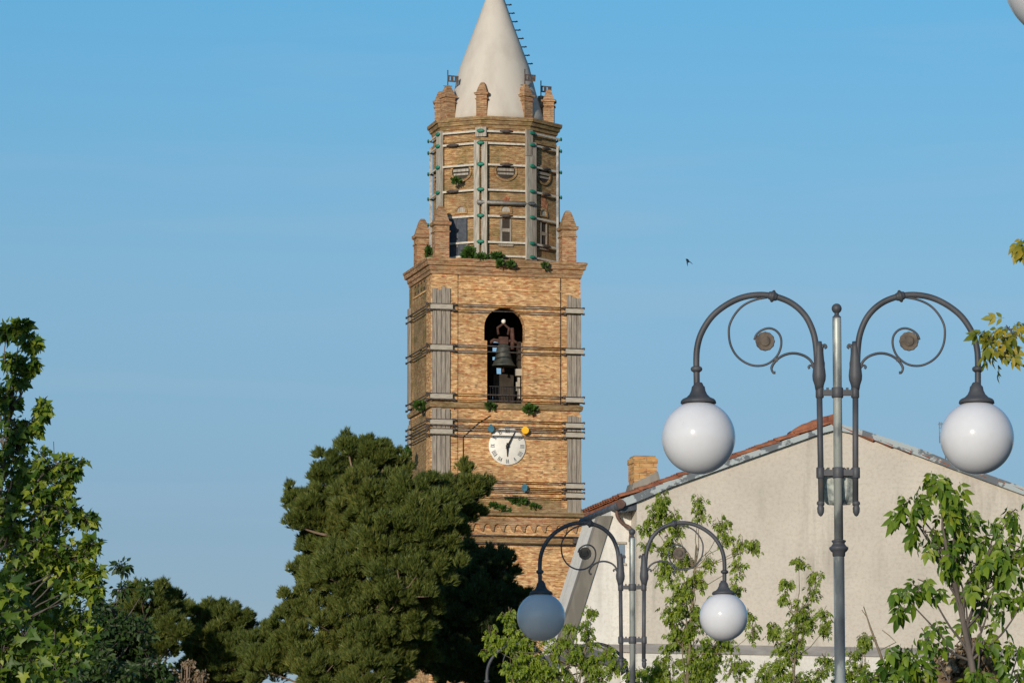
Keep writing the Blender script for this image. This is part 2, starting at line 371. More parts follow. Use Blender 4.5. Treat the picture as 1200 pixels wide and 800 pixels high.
# ------------------------------------------------------------------ street lamps
LY = 30.0; LX0 = 981.7
base = P(LX0, 500, LY); base.z = .12
def LP(px, py, dy=0):
    p = P(px, py, LY); return Vector((p.x-base.x, dy, p.z-base.z))
U = mpp(LY, 500)
def mir(p, s): return Vector((p.x*s, p.y, p.z))
def make_lamp():
    root = empty('street_lamp', base)
    zz = lambda py: LP(LX0, py).z
    def xo(px, py): return LP(px, py).x
    # post
    m = MB(); m.lathe([(.13, 0), (.13, .06), (.11, .08), (.085, .35), (.095, .40), (.07, .46), (6.4*U, .6), (6.4*U, zz(650))], n=24)
    m.lathe([(5.3*U, zz(652)), (5.2*U, zz(374)), (4.8*U, zz(371))], n=24)
    m.build('post', M['post'], root)
    m = MB(); m.lathe([(6.4*U, zz(652)), (7.4*U, zz(651)), (7.6*U, zz(647)), (9.5*U, zz(645.5)), (11.2*U, zz(643)), (11.2*U, zz(641)), (9*U, zz(639.5)), (7.2*U, zz(637)), (7.0*U, zz(635.5)), (8.4*U, zz(634.5)), (8.4*U, zz(633)), (5.4*U, zz(632))], n=24)
    m.build('collar', M['lamp'], root)
    m = MB(); pr = [(4.9*U, zz(373)), (5.2*U, zz(371.5)), (3.6*U, zz(370)), (2.6*U, zz(368.5))]
    c0 = zz(361.5); r0 = 6*U
    for k in range(9): a = -1.1+k*(math.pi/2+1.1)/8; pr.append((max(r0*math.cos(a), .0005), c0+r0*math.sin(a)))
    m.lathe(pr, n=20).build('finial', M['lamp'], root)
    for (ya, yb) in ((456, 464), (549.5, 558)):
        m = MB(); za, zb = zz(yb), zz(ya); xa = 20.8*U
        m.b(-xa, xa, -.014, .014, za+.004, zb-.004)
        m.lathe([(6.4*U, zz(yb+2)), (6.9*U, zz(yb+1)), (6.9*U, zz(ya-1)), (6.4*U, zz(ya-2))], n=20)
        for s in (-1, 1):
            m.lathe([(4.4*U, zz(yb+2)), (4.8*U, zz(yb+1.4)), (4.8*U, zz(ya-1.5)), (4.3*U, zz(ya-2.2))], c=(s*xa, 0, 0), n=16)
            m.b(s*11.5*U-.008, s*11.5*U+.008, -.01, .01, zb-.006, zb+.010)
        m.build('bracket', M['lamp'], root)
    for s in (-1, 1):
        A = lambda px, py, dy=0: mir(LP(px, py, dy), s)
        m = MB(); xt = 1002.5
        # straight tube, acorn end, leaf bulb
        m.tube([A(xt, 592), A(xt, 455)], 3.5*U, 14)
        cx = A(xt, 500).x
        m.lathe([(.001, zz(605)), (2.2*U, zz(603.5)), (3.9*U, zz(600)), (4.3*U, zz(595)), (3.2*U, zz(592)), (4.6*U, zz(590.5)), (4.6*U, zz(588.5)), (3.6*U, zz(587))], c=(cx, 0, 0), n=14)
        m.lathe([(4.5*U, zz(457)), (5.6*U, zz(451)), (7.6*U, zz(445)), (8.0*U, zz(440)), (7.4*U, zz(434)), (6.2*U, zz(426)), (5.4*U, zz(418)), (4.4*U, zz(407)), (3.4*U, zz(400))], c=(cx+s*.5*U, 0, 0), n=16)
        # curling leaf tips
        m.tube(smooth_path([A(998.5, 438), A(998, 425), A(998.8, 412), A(998, 406), A(995, 404), A(993.5, 406.5), A(995.5, 408)], 5), [2.6*U]*6+[2.0*U]*12+[1.5*U]*13, 8)
        m.tube(smooth_path([A(1006, 436), A(1008.5, 431), A(1011.5, 428), A(1014.5, 429.5), A(1013.5, 432)], 5), 1.4*U, 8)
        pts = [(1004.6, 424), (1005.2, 410), (1007, 395), (1011, 382), (1017, 370.5), (1026, 360.5), (1037, 353), (1050, 348), (1062, 345.8), (1074, 345.6), (1087, 347.5), (1100, 352), (1114, 360), (1126, 370), (1135, 382), (1141.5, 395), (1145, 409), (1146, 422), (1146, 434), (1146, 456)]
        pth = smooth_path([A(*p) for p in pts], 4)
        m.tube(pth, 3.65*U, 16)
        # knot at the crest, ring near the globe
        kp = A(1055, 347); kd = (A(1058, 346.3)-A(1052, 347.8)).normalized()
        m.tube([kp-kd*5.5*U, kp-kd*3.2*U, kp-kd*2.6*U, kp-kd*.9*U, kp+kd*.9*U, kp+kd*2.6*U, kp+kd*3.2*U, kp+kd*5.5*U], [4.1*U, 5.0*U, 5.0*U, 7.4*U, 7.4*U, 5.0*U, 5.0*U, 4.1*U], 16)
        gx = A(1146, 432).x
        m.lathe([(4*U, zz(436)), (6.3*U, zz(434.3)), (7*U, zz(432.3)), (6.3*U, zz(430.3)), (4*U, zz(429))], c=(gx, 0, 0), n=18)
        m.build('arm', M['lamp'], root)
        m = MB()
        sp1 = [(1062, 348.5), (1073, 350.5), (1084, 354.5), (1093, 360.5), (1101, 370), (1106.3, 381), (1107.3, 392), (1105.5, 404), (1100, 415), (1091.5, 423), (1080, 428), (1068, 428), (1058, 423.5), (1050, 415), (1046.2, 404), (1047, 394), (1052.5, 387), (1060.5, 384.5), (1069, 387), (1075, 392), (1077.5, 398)]
        m.tube(smooth_path([A(p[0], p[1]) for p in sp1], 4), 1.35*U, 8)
        sp2 = [(1008, 430), (1012, 422.5), (1019, 417), (1029, 414), (1039, 414.6), (1048, 418.5), (1054.5, 424.5), (1058, 431), (1056.5, 436), (1053.5, 436.5)]
        q = smooth_path([A(p[0], p[1]) for p in sp2], 4)
        m.tube(q, [1.6*U]*(len(q)-8)+[1.35*U]*4+[1.7*U]*4, 8)
        c = A(1052.5, 421.5); m.box(c, (4*U, 3.5*U, 4*U))
        scr = m.build('scroll', M['lamp'], root)
        m = MB(); c = A(1065, 400)
        # rosette: round cup with scalloped petals
        prof = [(2.5*U, -.022), (5*U, -.020), (6.5*U, -.012), (10.5*U, -.016), (11.3*U, -.006), (11*U, .006), (4*U, .012)]
        b0 = len(m.v); n = 40
        for (r_, y_) in prof:
            for k in range(n):
                an = 2*math.pi*k/n; rr = r_*(1+(.03*math.cos(12*an) if r_ > 7*U else 0)); m.v.append(Vector((c.x+rr*math.cos(an), y_, c.z+rr*math.sin(an))))
        for i in range(len(prof)-1):
            for k in range(n): m.f.append([b0+i*n+k, b0+i*n+(k+1) % n, b0+(i+1)*n+(k+1) % n, b0+(i+1)*n+k]); m.sm.append(False)
        m.f.append(list(range(b0, b0+n))); m.sm.append(False); m.f.append([b0+(len(prof)-1)*n+k for k in range(n)]); m.sm.append(False)
        m.build('rosette', M['rosette'], scr)
        m = MB(); gc = A(1145, 512.5); gr = 43.2*U; pr = []
        for k in range(49):
            a = -math.pi/2+k*math.pi/48*.985; pr.append((max(gr*math.cos(a), .0008), gr*math.sin(a)))
        gl = m.lathe(pr, c=(gc.x, 0, gc.z), n=64).build('globe', M['globe'], root)
        m = MB(); m.lathe([(21*U, zz(472.5)), (20.5*U, zz(469.5)), (18.5*U, zz(467.5)), (14*U, zz(465.5)), (10.5*U, zz(462)), (8.4*U, zz(457.5)), (7.6*U, zz(453)), (6*U, zz(451.5)), (5*U, zz(449)), (3.9*U, zz(448))], c=(gc.x, 0, 0), n=28)
        m.build('globe_cap', M['lamp'], gl)
    return root
M['rosette'] = mat_noise('rusty_grey_rosette', (.07, .062, .055), (.15, .12, .09), 22, .85)
LG = 'twin globe street lamps standing in a row'
lamp = make_lamp()
tag(lamp, 'large grey lamp post with both its white globes in full view before the gable', 'street lamp', LG)
def place(px, Y, label, rz=0):
    o = copy_tree(lamp); p = P(px, 700, Y); o.location = (p.x, Y, SLP(Y)+.12); o.rotation_euler = (0, 0, rz); tag(o, label, 'street lamp', LG); return o
place(741, 46.0, 'mid-sized grey lamp post with one bluish shaded globe and one white globe among young leaves')
place(653, 60.5, 'smallest, furthest grey lamp post, its curved arms half hidden in bright green leaves')
# nearest lamp: only the edge of its left globe enters the frame, top right
lam0 = copy_tree(lamp); tag(lam0, 'nearest lamp, only the edge of its white globe showing in the top right corner', 'street lamp', LG)
Y0 = 16.6; k = LY/Y0
gcen = P(1175+43.2*k*1.0-.5, -27, Y0)
lam0.location = (gcen.x + 163*U, Y0, gcen.z - LP(1145, 512.5).z)

# the faceted glass lantern behind the nearest full lamp's lower bracket
lt = empty('glass_lantern', P(983, 570, LY+.12)); tag(lt, 'old faceted glass lantern shade fixed behind the lower bracket of the large lamp', 'lantern')
m = MB(); n = 8; loops = []
for (r_, z_) in ((13, -21), (17, -17), (21, -4), (23.5, 12), (22.5, 15)):
    loops.append([((r_+(1.2 if kk % 2 else -1.2))*U*math.cos(2*math.pi*kk/16), (r_+(1.2 if kk % 2 else -1.2))*U*.8*math.sin(2*math.pi*kk/16), z_*U) for kk in range(16)])
m.loft(loops).build('shade', M['glass'], lt)
m = MB(); m.lathe([(23*U, 14.5*U), (23.5*U, 16.5*U), (14*U, 19*U), (4*U, 20*U)], n=24)
for kk in range(14):
    a = 2*math.pi*kk/14; m.lathe([(.001, -2*U), (2*U, -1*U), (2.2*U, .5*U), (.001, 2.4*U)], c=(23*U*math.cos(a), 23*U*math.sin(a), 18*U), n=8)
m.b(-2*U, 2*U, -.12, 0, 10*U, 13*U)
m.build('rim', M['lamp'], lt)

# ------------------------------------------------------------------ bell tower
TH = R(13.5); TY = 217.2; TYF = 215.0
tc_ = P(579.5, 400, TY)
S = mpp(TY, 350)
TB = empty('bell_tower', (tc_.x, TY, 0), TH, label='tall ochre brick bell tower with a cream cone spire, clock and timber bracing', cat='bell tower')
tz = lambda py: P(579, py, TYF).z      # height for a row on the front face
HX, HY = 88*S, 58*S                    # half sizes of the shaft
def rectloop(hx, hy, z): return [(-hx, -hy, z), (hx, -hy, z), (hx, hy, z), (-hx, hy, z)]
def course(m, prof, hx=HX, hy=HY):
    m.loft([rectloop(hx+e, hy+e, z) for (e, z) in prof])
def xf(px, py=400):                     # local x on the front face for a photo column
    c, s = math.cos(TH), math.sin(TH)
    # world = centre + rot(local); local y = -HY
    X = (px-579.5)*mpp(TY-HY, py)
    return (X - HY*s)/c
# lower shaft, wider
z_step = tz(604); z_top = tz(305)
m = MB(); E = 4*S
course(m, [(E, 0), (E, tz(632)), (E, z_step-.02)])
m.build('lower_shaft', M['brick'], TB)
m = MB(); course(m, [(E-.01, z_step-.025), (E+.20, z_step-.02), (E+.22, z_step+.10), (E+.03, z_step+.16), (.0, z_step+.5)])
course(m, [(E-.01, tz(637)), (E+.08, tz(636)), (E+.09, tz(631.5)), (E-.01, tz(630))])
m.build('string_course', M['brick_dirty_dim'], TB)
# arched corbel table: little round arches under the ledge
m = MB(); za, zb = tz(623), tz(607)
def arches(length, n, off):
    outer = [(-length/2, za), (length/2, za)]
    pass
for face in range(2):
    hx, hy = HX+E, HY+E
    Lf = 2*hx if face == 0 else 2*hy
    n = int(Lf/.45); wv = Lf/n
    poly = [(-Lf/2, zb), ]
    bot = []
    for i in range(n):
        x0 = -Lf/2+i*wv
        bot.append((x0+.03, za)); bot.append((x0+.09, za)); 
        for k in range(7):
            a = math.pi-k*math.pi/6; bot.append((x0+wv/2+.03+(wv/2-.09)*math.cos(a), za+.16+.17*math.sin(a)))
    bot.append((Lf/2-.0, za)); poly = [(-Lf/2, za)]+bot[0:]+[(Lf/2, zb), (-Lf/2, zb)]
    poly = [p for i, p in enumerate(poly) if i == 0 or (Vector(p)-Vector(poly[i-1])).length > .001]
    Mx = Matrix.Identity(4) if face == 0 else Matrix.Rotation(-math.pi/2, 4, 'Z')
    d = hy if face == 0 else hx
    m.plate(poly, [], -d-.09, -d+.002, Mx)
m.build('corbel_table', M['brick_pin'], TB)
# shaft walls round the belfry chamber: solid below, four walls at the belfry, solid above
z_fl, z_cl = tz(471.5), tz(352)
m = MB(); m.b(-HX, HX, -HY, HY, z_step+.1, z_fl-.004); m.b(-HX, HX, -HY, HY, z_cl+.3, z_top-.05)
zbel0, zbel1 = z_fl, z_cl+.296
T = .42
def arch(cx, hw, z0, z1, n=14):
    """arched opening outline, springing so that the crown is at z1"""
    zs = z1-hw*.95
    return [(cx-hw, z0), (cx+hw, z0)]+[(cx+hw*math.cos(math.pi*k/n), zs+hw*.95*math.sin(math.pi*k/n)) for k in range(n+1)]
xl, xr = xf(571), xf(613.5); cxo = (xl+xr)/2; hwo = (xr-xl)/2
op = arch(cxo, hwo, zbel0-.001, tz(361))
def wall_with_arch(mm, L2, y0, y1, hole, Mx=None):
    # hole reaches the wall's foot: cut as a notch in the outline
    notch = [hole[0]]+[p for p in hole[:1:-1]]+[hole[1]]
    outer = [(-L2, zbel0)]+notch+[(L2, zbel0), (L2, zbel1), (-L2, zbel1)]
    mm.plate(outer, [], y0, y1, Mx)
# front wall; its upper arch is a little wider than the opening below
op2 = arch(cxo-.03, hwo+.10, tz(399.5), tz(360.5))
o_front = [(xl, zbel0), (xl, tz(399.5)), (cxo-.03-hwo-.10, tz(399.5))]+[p for p in op2[2:][::-1]]+[(cxo-.03+hwo+.10, tz(399.5)), (xr, tz(399.5)), (xr, zbel0)]
m.plate([(-HX, zbel0)]+o_front+[(HX, zbel0), (HX, zbel1), (-HX, zbel1)], [], -HY, -HY+T)
Mb = Matrix.Rotation(math.pi, 4, 'Z'); wall_with_arch(m, HX, -HY, -HY+T, arch(0, hwo, zbel0-.001, tz(364)), Mb)
Ml = Matrix.Rotation(-math.pi/2, 4, 'Z')   # left face
m.b(-HX, -HX+T, -HY+T+.002, HY-T-.002, zbel0, zbel1); m.b(HX-T, HX, -HY+T+.002, HY-T-.002, zbel0, zbel1)
m.build('shaft', M['brick'], TB)
# pilaster margins on front face and brick reveal lines, left face niche
for xa, xb in ((-HX-.07, -HX+1.15), (HX-.85, HX+.03)):
    for ya, yb in ((470, 325), (602, 482)):
        m = MB(); m.b(xa, xb, -HY-.07, -HY+(.8 if xa < 0 else .01), tz(ya), tz(yb)); m.build('pilaster', M['brick'], TB)
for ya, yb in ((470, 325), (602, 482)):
    m = MB(); m.b(-HX-.068, -HX+.01, HY-.7, HY-.02, tz(ya), tz(yb)); m.build('pilaster', M['brick_dirty_dim'], TB)
    m = MB(); m.b(-HX-.010, -HX+.012, -HY+.804, HY-.704, tz(ya)+.01, tz(yb)-.01); m.build('side_facing', M['brick_dirty_dim'], TB)  # thin slab darkens the side: real dirt plus weaker light in the colour
m = MB(); m.b(-HX+1.154, HX-.854, -HY-.012, -HY+.012, tz(603), tz(585)); m.build('stained_band', M['brick_dirty_dim'], TB)
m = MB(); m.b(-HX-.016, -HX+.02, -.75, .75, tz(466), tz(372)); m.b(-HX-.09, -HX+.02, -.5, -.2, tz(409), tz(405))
m.build('blind_niche', M['brick_dirty_dim'], TB)
# raised surround of the clock panel: crack-like cable path and frame
# courses
m = MB(); course(m, [(-.01, tz(480)), (.10, tz(479)), (.14, tz(474.5)), (.05, tz(472.3)), (-.01, tz(471.8))])
m.build('string_course', M['brick_dirty_dim'], TB)
m = MB(); course(m, [(-.01, tz(341)), (.05, tz(340.5)), (.05, tz(338.5)), (-.01, tz(338))])
m.build('string_course', M['brick'], TB)
m = MB(); course(m, [(-.01, tz(324)), (.07, tz(323.5)), (.09, tz(319.5)), (.13, tz(319)), (.15, tz(314.5)), (.24, tz(313.5)), (.26, tz(309)), (.29, tz(308.5)), (.31, tz(306)), (.20, tz(305))])
m.build('cornice', M['brick_dirty_dim'] if False else M['brick_pin'], TB)
# putlog holes as dark blocks on the wall, inner shade put in colour
m = MB()
for r_ in range(2):
    for k in range(6): m.b(-HX-.02, -HX+.015, -HY+.8+k*.62, -HY+.98+k*.62, tz(336-r_*8), tz(333-r_*8))
rr = random.Random(3)
for k in range(95):
    y = rr.uniform(-HY+.7, HY-.1); py = rr.uniform(345, 545); sz = rr.uniform(.06, .16)
    m.b(-HX-.006, -HX+.01, y, y+sz*1.6, tz(py)-sz, tz(py))
for k in range(26):
    x = rr.uniform(-HX+1.2, HX-1); py = rr.uniform(586, 602); sz = rr.uniform(.04, .1)
    m.b(x, x+sz, -HY-.005, -HY+.01, tz(py)-sz, tz(py))
tag(m.build('putlog_hole', M['hole'], TB), kind='stuff')

# timber braces on the corners with clamps
yf = -HY-.07
def planks(mm, x0, x1, z0, z1, front=True, n=4):
    wd = (x1-x0)/n
    for i in range(n):
        a, b_ = x0+i*wd+.012, x0+(i+1)*wd-.012; dz = rr.uniform(-.08, .08); t = .075+rr.uniform(0, .03)
        if front: mm.b(a, b_, yf-t, yf-.004, z0, z1+dz)
        else: mm.b(-HX-.07-t, -HX-.074, a, b_, z0, z1+dz)
FL0, FL1 = -HX-.02, -HX+.80; FR0, FR1 = HX-.62, HX+.04
segs = [(341, 362), (362, 408), (408, 467), (482, 560), (560, 600)]
for (ya, yb) in ((341, 469), (482, 601)):
    m = MB(); planks(m, FL0, FL1, tz(yb), tz(ya), n=4); m.build('timber_brace', M['wood'], TB)
    m = MB(); planks(m, FR0, FR1, tz(yb), tz(ya+4), n=3); m.build('timber_brace', M['wood'], TB)
    m = MB(); planks(m, HY-.45, HY-.02, tz(yb), tz(ya+8), front=False, n=2); m.build('timber_brace', M['wood'], TB)
m = MB(); m.b(HX-.28, HX+.12, -HY-E-.10, -HY-E-.004, tz(800), tz(606)); m.b(HX+.14, HX+.34, -HY-E-.08, -HY-E+.3, tz(800), tz(594))
m.build('timber_brace', M['wood'], TB)
rows = [362.5, 410, 467, 497, 508, 568, 579]
for py in rows:
    z = tz(py); 
    for (a, b_) in ((FL0-.10, FL1+.08), (FR0-.08, FR1+.08)):
        m = MB(); m.b(a, b_, yf-.22, yf-.11, z-.10, z+.10); m.build('clamp', M['clamp'], TB)
    # twin tie rods round the tower with nuts
    m = MB()
    for dz in (-.13, .13):
        m.tube([(-HX-.30, yf-.16, z+dz), (HX+.18, yf-.16, z+dz)], .028, 6)
        m.tube([(-HX-.15, yf-.30, z+dz), (-HX-.15, HY+.18, z+dz)], .028, 6)
        m.box((-HX-.27, yf-.16, z+dz), (.09, .09, .09)); m.box((HX+.13, yf-.16, z+dz), (.09, .09, .09)); m.box((FL1+.14, yf-.16, z+dz), (.14, .1, .1))
        m.box((-HX-.15, HY+.12, z+dz), (.09, .12, .09)); m.box((FR0-.14, yf-.16, z+dz), (.14, .1, .1))
    m.build('tie_rod', M['rod'], TB)
m = MB(); z = tz(632)
for dz in (-.2, .15): m.tube([(-HX-.4, -HY-E-.16, z+dz), (HX+.5, -HY-E-.16, z+dz)], .03, 6)
m.b(HX-.4, HX+.3, -HY-E-.22, -HY-E-.11, z-.12, z+.1)
m.build('tie_rod', M['rod'], TB)
# cables clipped to the brick
def fpt(px, py, o=.03): return (xf(px, py), -HY-o, tz(py+ (px-579)*-.0))
m = MB(); m.tube([fpt(575, 487), fpt(560, 497), fpt(543, 513), fpt(543, 545)], .022, 6)
m.tube([fpt(657, 312), fpt(657, 480)], .016, 6); m.tube([fpt(537, 320), fpt(535, 352), fpt(530, 354), fpt(530, 470), fpt(533, 475), fpt(533, 560)], .018, 6)
m.tube([fpt(666, 332), fpt(666, 352)], .03, 6)
m.build('cable', M['black'], TB)

# clock
cc = (xf(594.5, 523), -HY, tz(522.5)); cr = 22*S
ck = MB().lathe([(cr, 0), (cr, -.05), (cr*.97, -.07), (.01, -.072)], c=cc, n=48, axis='y').build('clock_face', M['clockwhite'], TB)
def stroke(mm, ang, u0, v0, u1, v1, wd):
    """stroke in a numeral's own frame: u along the rim, v outward"""
    ca, sa = math.cos(ang), math.sin(ang)
    rad = Vector((sa, 0, ca)); tan = Vector((ca, 0, -sa))
    a = Vector(cc)+rad*(cr*.80+v0)+tan*u0; b_ = Vector(cc)+rad*(cr*.80+v1)+tan*u1
    d = (b_-a); q = Vector((d.z, 0, -d.x)).normalized()*wd/2; y = Vector((0, -.078, 0))
    mm.add([a-q+y, b_-q+y, b_+q+y, a+q+y, a-q+y*.9, b_-q+y*.9, b_+q+y*.9, a+q+y*.9], [(0, 1, 2, 3), (0, 4, 5, 1), (2, 6, 7, 3), (1, 5, 6, 2), (3, 7, 4, 0)])
H2 = .095
nums = ['XII', 'I', 'II', 'III', 'IIII', 'V', 'VI', 'VII', 'VIII', 'IX', 'X', 'XI']
for i, tx in enumerate(nums):
    mm = MB(); ang = 2*math.pi*i/12; ws = {'I': .055, 'V': .10, 'X': .10}; tot = sum(ws[c] for c in tx); u = -tot/2
    for ch in tx:
        c = u+ws[ch]/2
        if ch == 'I': stroke(mm, ang, c, -H2, c, H2, .026)
        if ch == 'V': stroke(mm, ang, c-.035, H2, c, -H2, .028); stroke(mm, ang, c+.035, H2, c, -H2, .018)
        if ch == 'X': stroke(mm, ang, c-.035, H2, c+.035, -H2, .028); stroke(mm, ang, c+.035, H2, c-.035, -H2, .018)
        u += ws[ch]
    mm.build('numeral', M['clockink'], ck)
def hand(name, ang, ln, wd, y):
    mm = MB(); d = Vector((math.sin(ang), 0, math.cos(ang))); q = Vector((d.z, 0, -d.x)); c = Vector(cc)
    pts = [c-d*.14+q*wd*.9, c-d*.14-q*wd*.9, c+d*ln*.3-q*wd*.9, c+d*ln-q*wd*.25, c+d*ln+q*wd*.25, c+d*ln*.3+q*wd*.9]
    mm.loft([[p+Vector((0, y, 0)) for p in pts], [p+Vector((0, y-.02, 0)) for p in pts]]); mm.build(name, M['black'], ck)
hand('hour_hand', R(181), cr*.56, .055, -.10); hand('minute_hand', R(27), cr*.82, .045, -.13)
MB().lathe([(.08, -.08), (.07, -.17), (.01, -.18)], c=cc, n=14, axis='y').build('hub', M['black'], ck)
# ceramic emblems
def oval(name, px, py, rx, rz, mat, bell=False):
    x, z = xf(px, py), tz(py); pts = []
    for k in range(20):
        a = 2*math.pi*k/20; sx = rx*(1-.35*max(math.sin(a), 0)) if bell else rx
        pts.append((x+sx*math.cos(a), z+rz*(math.sin(a) if not (bell and math.sin(a) < 0) else math.sin(a)*.9)))
    mm = MB(); mm.plate(pts, [], -HY-.29, -HY-.25); mm.tube([(x, -HY-.25, z), (x, -HY+.01, z)], .03, 6)
    return mm.build(name, mat, TB)
oval('emblem', 574, 503, 3.7*S, 5.0*S, M['blue'], True)['label'] = 'blue bell-shaped emblem left of the clock'
oval('emblem', 614, 504, 4.3*S, 4.3*S, M['yellow'])['label'] = 'yellow round emblem right of the clock'
oval('emblem', 613.5, 571, 3.2*S, 4.8*S, M['blue'])['label'] = 'blue oval emblem below the clock'

# belfry fittings
m = MB(); zz1 = tz(452)
xa, xb = xl+.02, xr-.02
m.tube([(xa, -HY+.25, zz1), (xb, -HY+.25, zz1)], .022, 6)
for k in range(13): x = xa+(xb-xa)*(k+.5)/13; m.tube([(x, -HY+.25, z_fl), (x, -HY+.25, zz1)], .012, 5)
m.build('railing', M['black'], TB)
m = MB()     # dark screen added to blacken the belfry; gaps on one side show sky
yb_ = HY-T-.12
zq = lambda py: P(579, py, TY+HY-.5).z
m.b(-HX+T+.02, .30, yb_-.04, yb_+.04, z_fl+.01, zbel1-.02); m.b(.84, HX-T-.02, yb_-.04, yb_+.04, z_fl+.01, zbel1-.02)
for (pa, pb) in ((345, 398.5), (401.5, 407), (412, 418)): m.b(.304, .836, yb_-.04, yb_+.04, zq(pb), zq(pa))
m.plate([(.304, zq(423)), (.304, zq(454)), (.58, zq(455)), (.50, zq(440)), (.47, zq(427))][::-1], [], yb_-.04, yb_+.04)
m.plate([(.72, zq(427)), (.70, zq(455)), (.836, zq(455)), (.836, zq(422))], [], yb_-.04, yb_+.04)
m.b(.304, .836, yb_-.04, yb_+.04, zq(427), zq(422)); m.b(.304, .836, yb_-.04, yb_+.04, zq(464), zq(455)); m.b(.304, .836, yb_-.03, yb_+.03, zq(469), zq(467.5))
m.build('rear_dark_screen', M['hole'], TB)
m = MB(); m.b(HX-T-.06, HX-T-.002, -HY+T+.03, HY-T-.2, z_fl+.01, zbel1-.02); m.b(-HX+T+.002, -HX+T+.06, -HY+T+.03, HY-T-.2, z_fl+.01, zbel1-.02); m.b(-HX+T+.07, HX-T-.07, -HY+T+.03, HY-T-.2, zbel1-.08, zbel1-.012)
m.build('chamber_shade_liner', M['hole'], TB)  # added dark sheets that stand in for the chamber's shade

# drum -----------------------------------------------------------
AX, BY = 69*S, 55*S
def octl(a, b_, z, e=0):
    a += e; b_ += e; t = .414
    return [(-a*t, -b_, z), (a*t, -b_, z), (a, -b_*t, z), (a, b_*t, z), (a*t, b_, z), (-a*t, b_, z), (-a, b_*t, z), (-a, -b_*t, z)]
TYD = TYF+.2
dz_ = lambda py: P(579, py, TYD).z
zd0, zd1 = z_top-.1, dz_(150)
m = MB(); m.loft([octl(AX, BY, zd0), octl(AX, BY, zd1)]); m.build('drum', M['brick_drum'], TB)
m = MB(); m.loft([octl(AX, BY, dz_(167), -.01), octl(AX, BY, dz_(166), .08), octl(AX, BY, dz_(163), .10), octl(AX, BY, dz_(161.5), -.01)])
m.build('drum_string_course', M['brick_drum'], TB); m = MB()
m.loft([octl(AX, BY, z, e) for (e, z) in ((-.01, dz_(152)), (.06, dz_(151)), (.08, dz_(148)), (.15, dz_(147)), (.19, dz_(143)), (.25, dz_(142.5)), (.27, dz_(138.5)), (.1, dz_(137.5)))])
m.build('drum_cornice', M['brick_drum'], TB); m = MB()
m.loft([octl(AX, BY, z_top-.04, .02), octl(AX, BY, z_top+.30, .06), octl(AX, BY, z_top+.36, -.01)])
m.build('drum_plinth', M['brick_drum'], TB)
# spire
zs0 = dz_(140); spr = 57*S
TYC = TY
cz_ = lambda py: P(579, py, TYC).z
prof = [(59.5, 150), (57.5, 139), (55, 130), (52, 120), (49, 110), (45.3, 96), (41.2, 80), (35.5, 65), (29, 48), (20, 24), (11, 0), (4, -19), (1.2, -26)]
m = MB(); m.lathe([(r_*S, cz_(py)) for r_, py in prof], n=64)
m.build('spire', M['spire'], TB)
for ob in [TB.children[-1]]: ob.scale = (1, .93, 1)
m = MB(); pz = cz_(-26); m.tube([(0, 0, pz-.1), (0, 0, pz+1.3)], .03, 8); m.lathe([(.001, -.14), (.12, -.06), (.14, 0), (.12, .06), (.001, .14)], c=(0, 0, pz+.25), n=12); m.b(-.35, .35, -.025, .025, pz+.9, pz+.96)
m.build('finial_cross', M['black'], TB)
# iron step rungs up the right side
import bisect
def srad(py):
    for (r1, p1), (r2, p2) in zip(prof, prof[1:]):
        if p2 <= py <= p1: return (r1+(r2-r1)*(py-p1)/(p2-p1))*S
    return .1
m = MB()
for py in [5+9.7*k for k in range(-2, 8)]:
    r_ = srad(py); z = cz_(py); m.tube([(r_-.03, 0, z-.02), (r_+.30, 0, z)], .028, 6); m.tube([(r_+.22, -.14, z), (r_+.22, .14, z)], .022, 6)
pts = [(srad(p)+.02, 0, cz_(p)) for p in (130, 120, 100, 80, 60, 48, 30, 10, -10)]; m.tube(pts, .02, 6)
m.build('step_iron', M['black'], TB)
# drum pinnacles
def pinnacle(x, y, z, w_, h, parent, ang=0):
    mm = MB(); Mx = Matrix.Translation((x, y, z)) @ Matrix.Rotation(ang, 4, 'Z')
    def sq(e, zz_): return [tuple(Mx @ Vector(p)) for p in ((-w_/2-e, -w_/2-e, zz_), (w_/2+e, -w_/2-e, zz_), (w_/2+e, w_/2+e, zz_), (-w_/2-e, w_/2+e, zz_))]
    mm.loft([sq(0, 0), sq(0, h*.50), sq(.04, h*.505), sq(.05, h*.53), sq(0, h*.535), sq(0, h*.62), sq(.07, h*.64), sq(.09, h*.69), sq(.0, h*.71), sq(-w_*.20, h*.90), sq(-w_*.29, h*.965), sq(-w_*.36, h)])
    return mm.build('pinnacle', M['brick_pin'], parent)
PO = octl(AX, BY, 0, -8*S)
pins = []
for (x, y, _) in PO:
    pins.append(pinnacle(x, y, dz_(138.2), 12.8*S, 38*S+.15, TB, math.atan2(y, x)+math.pi/2))
def vane(p, x, y, z):
    mm = MB(); mm.tube([(x, y, z-.1), (x, y, z+.75)], .025, 6)
    mm.plate([(x+.03, z+.22), (x+.48, z+.20), (x+.50, z+.50), (x+.03, z+.52)], [[(x+.08, z+.28), (x+.08, z+.46), (x+.14, z+.46), (x+.14, z+.28)], [(x+.26, z+.28), (x+.26, z+.46), (x+.32, z+.46), (x+.32, z+.28)]], y-.012, y+.012)
    mm.tube([(x-.2, y, z+.02), (x+.2, y, z+.02)], .015, 5)
    mm.build('flag_vane', M['rod'], p)
for i in (7, 1, 3):
    x, y, _ = PO[i]; vane(pins[i], x, y, dz_(138.2)+38*S+.1)
# corner pinnacles of the shaft
for (sx, sy) in ((-1, -1), (1, -1), (1, 1), (-1, 1)):
    pinnacle(sx*76*S, sy*(HY/S-9)*S, z_top-.06, 17*S, tz(244)-z_top+.1, TB)
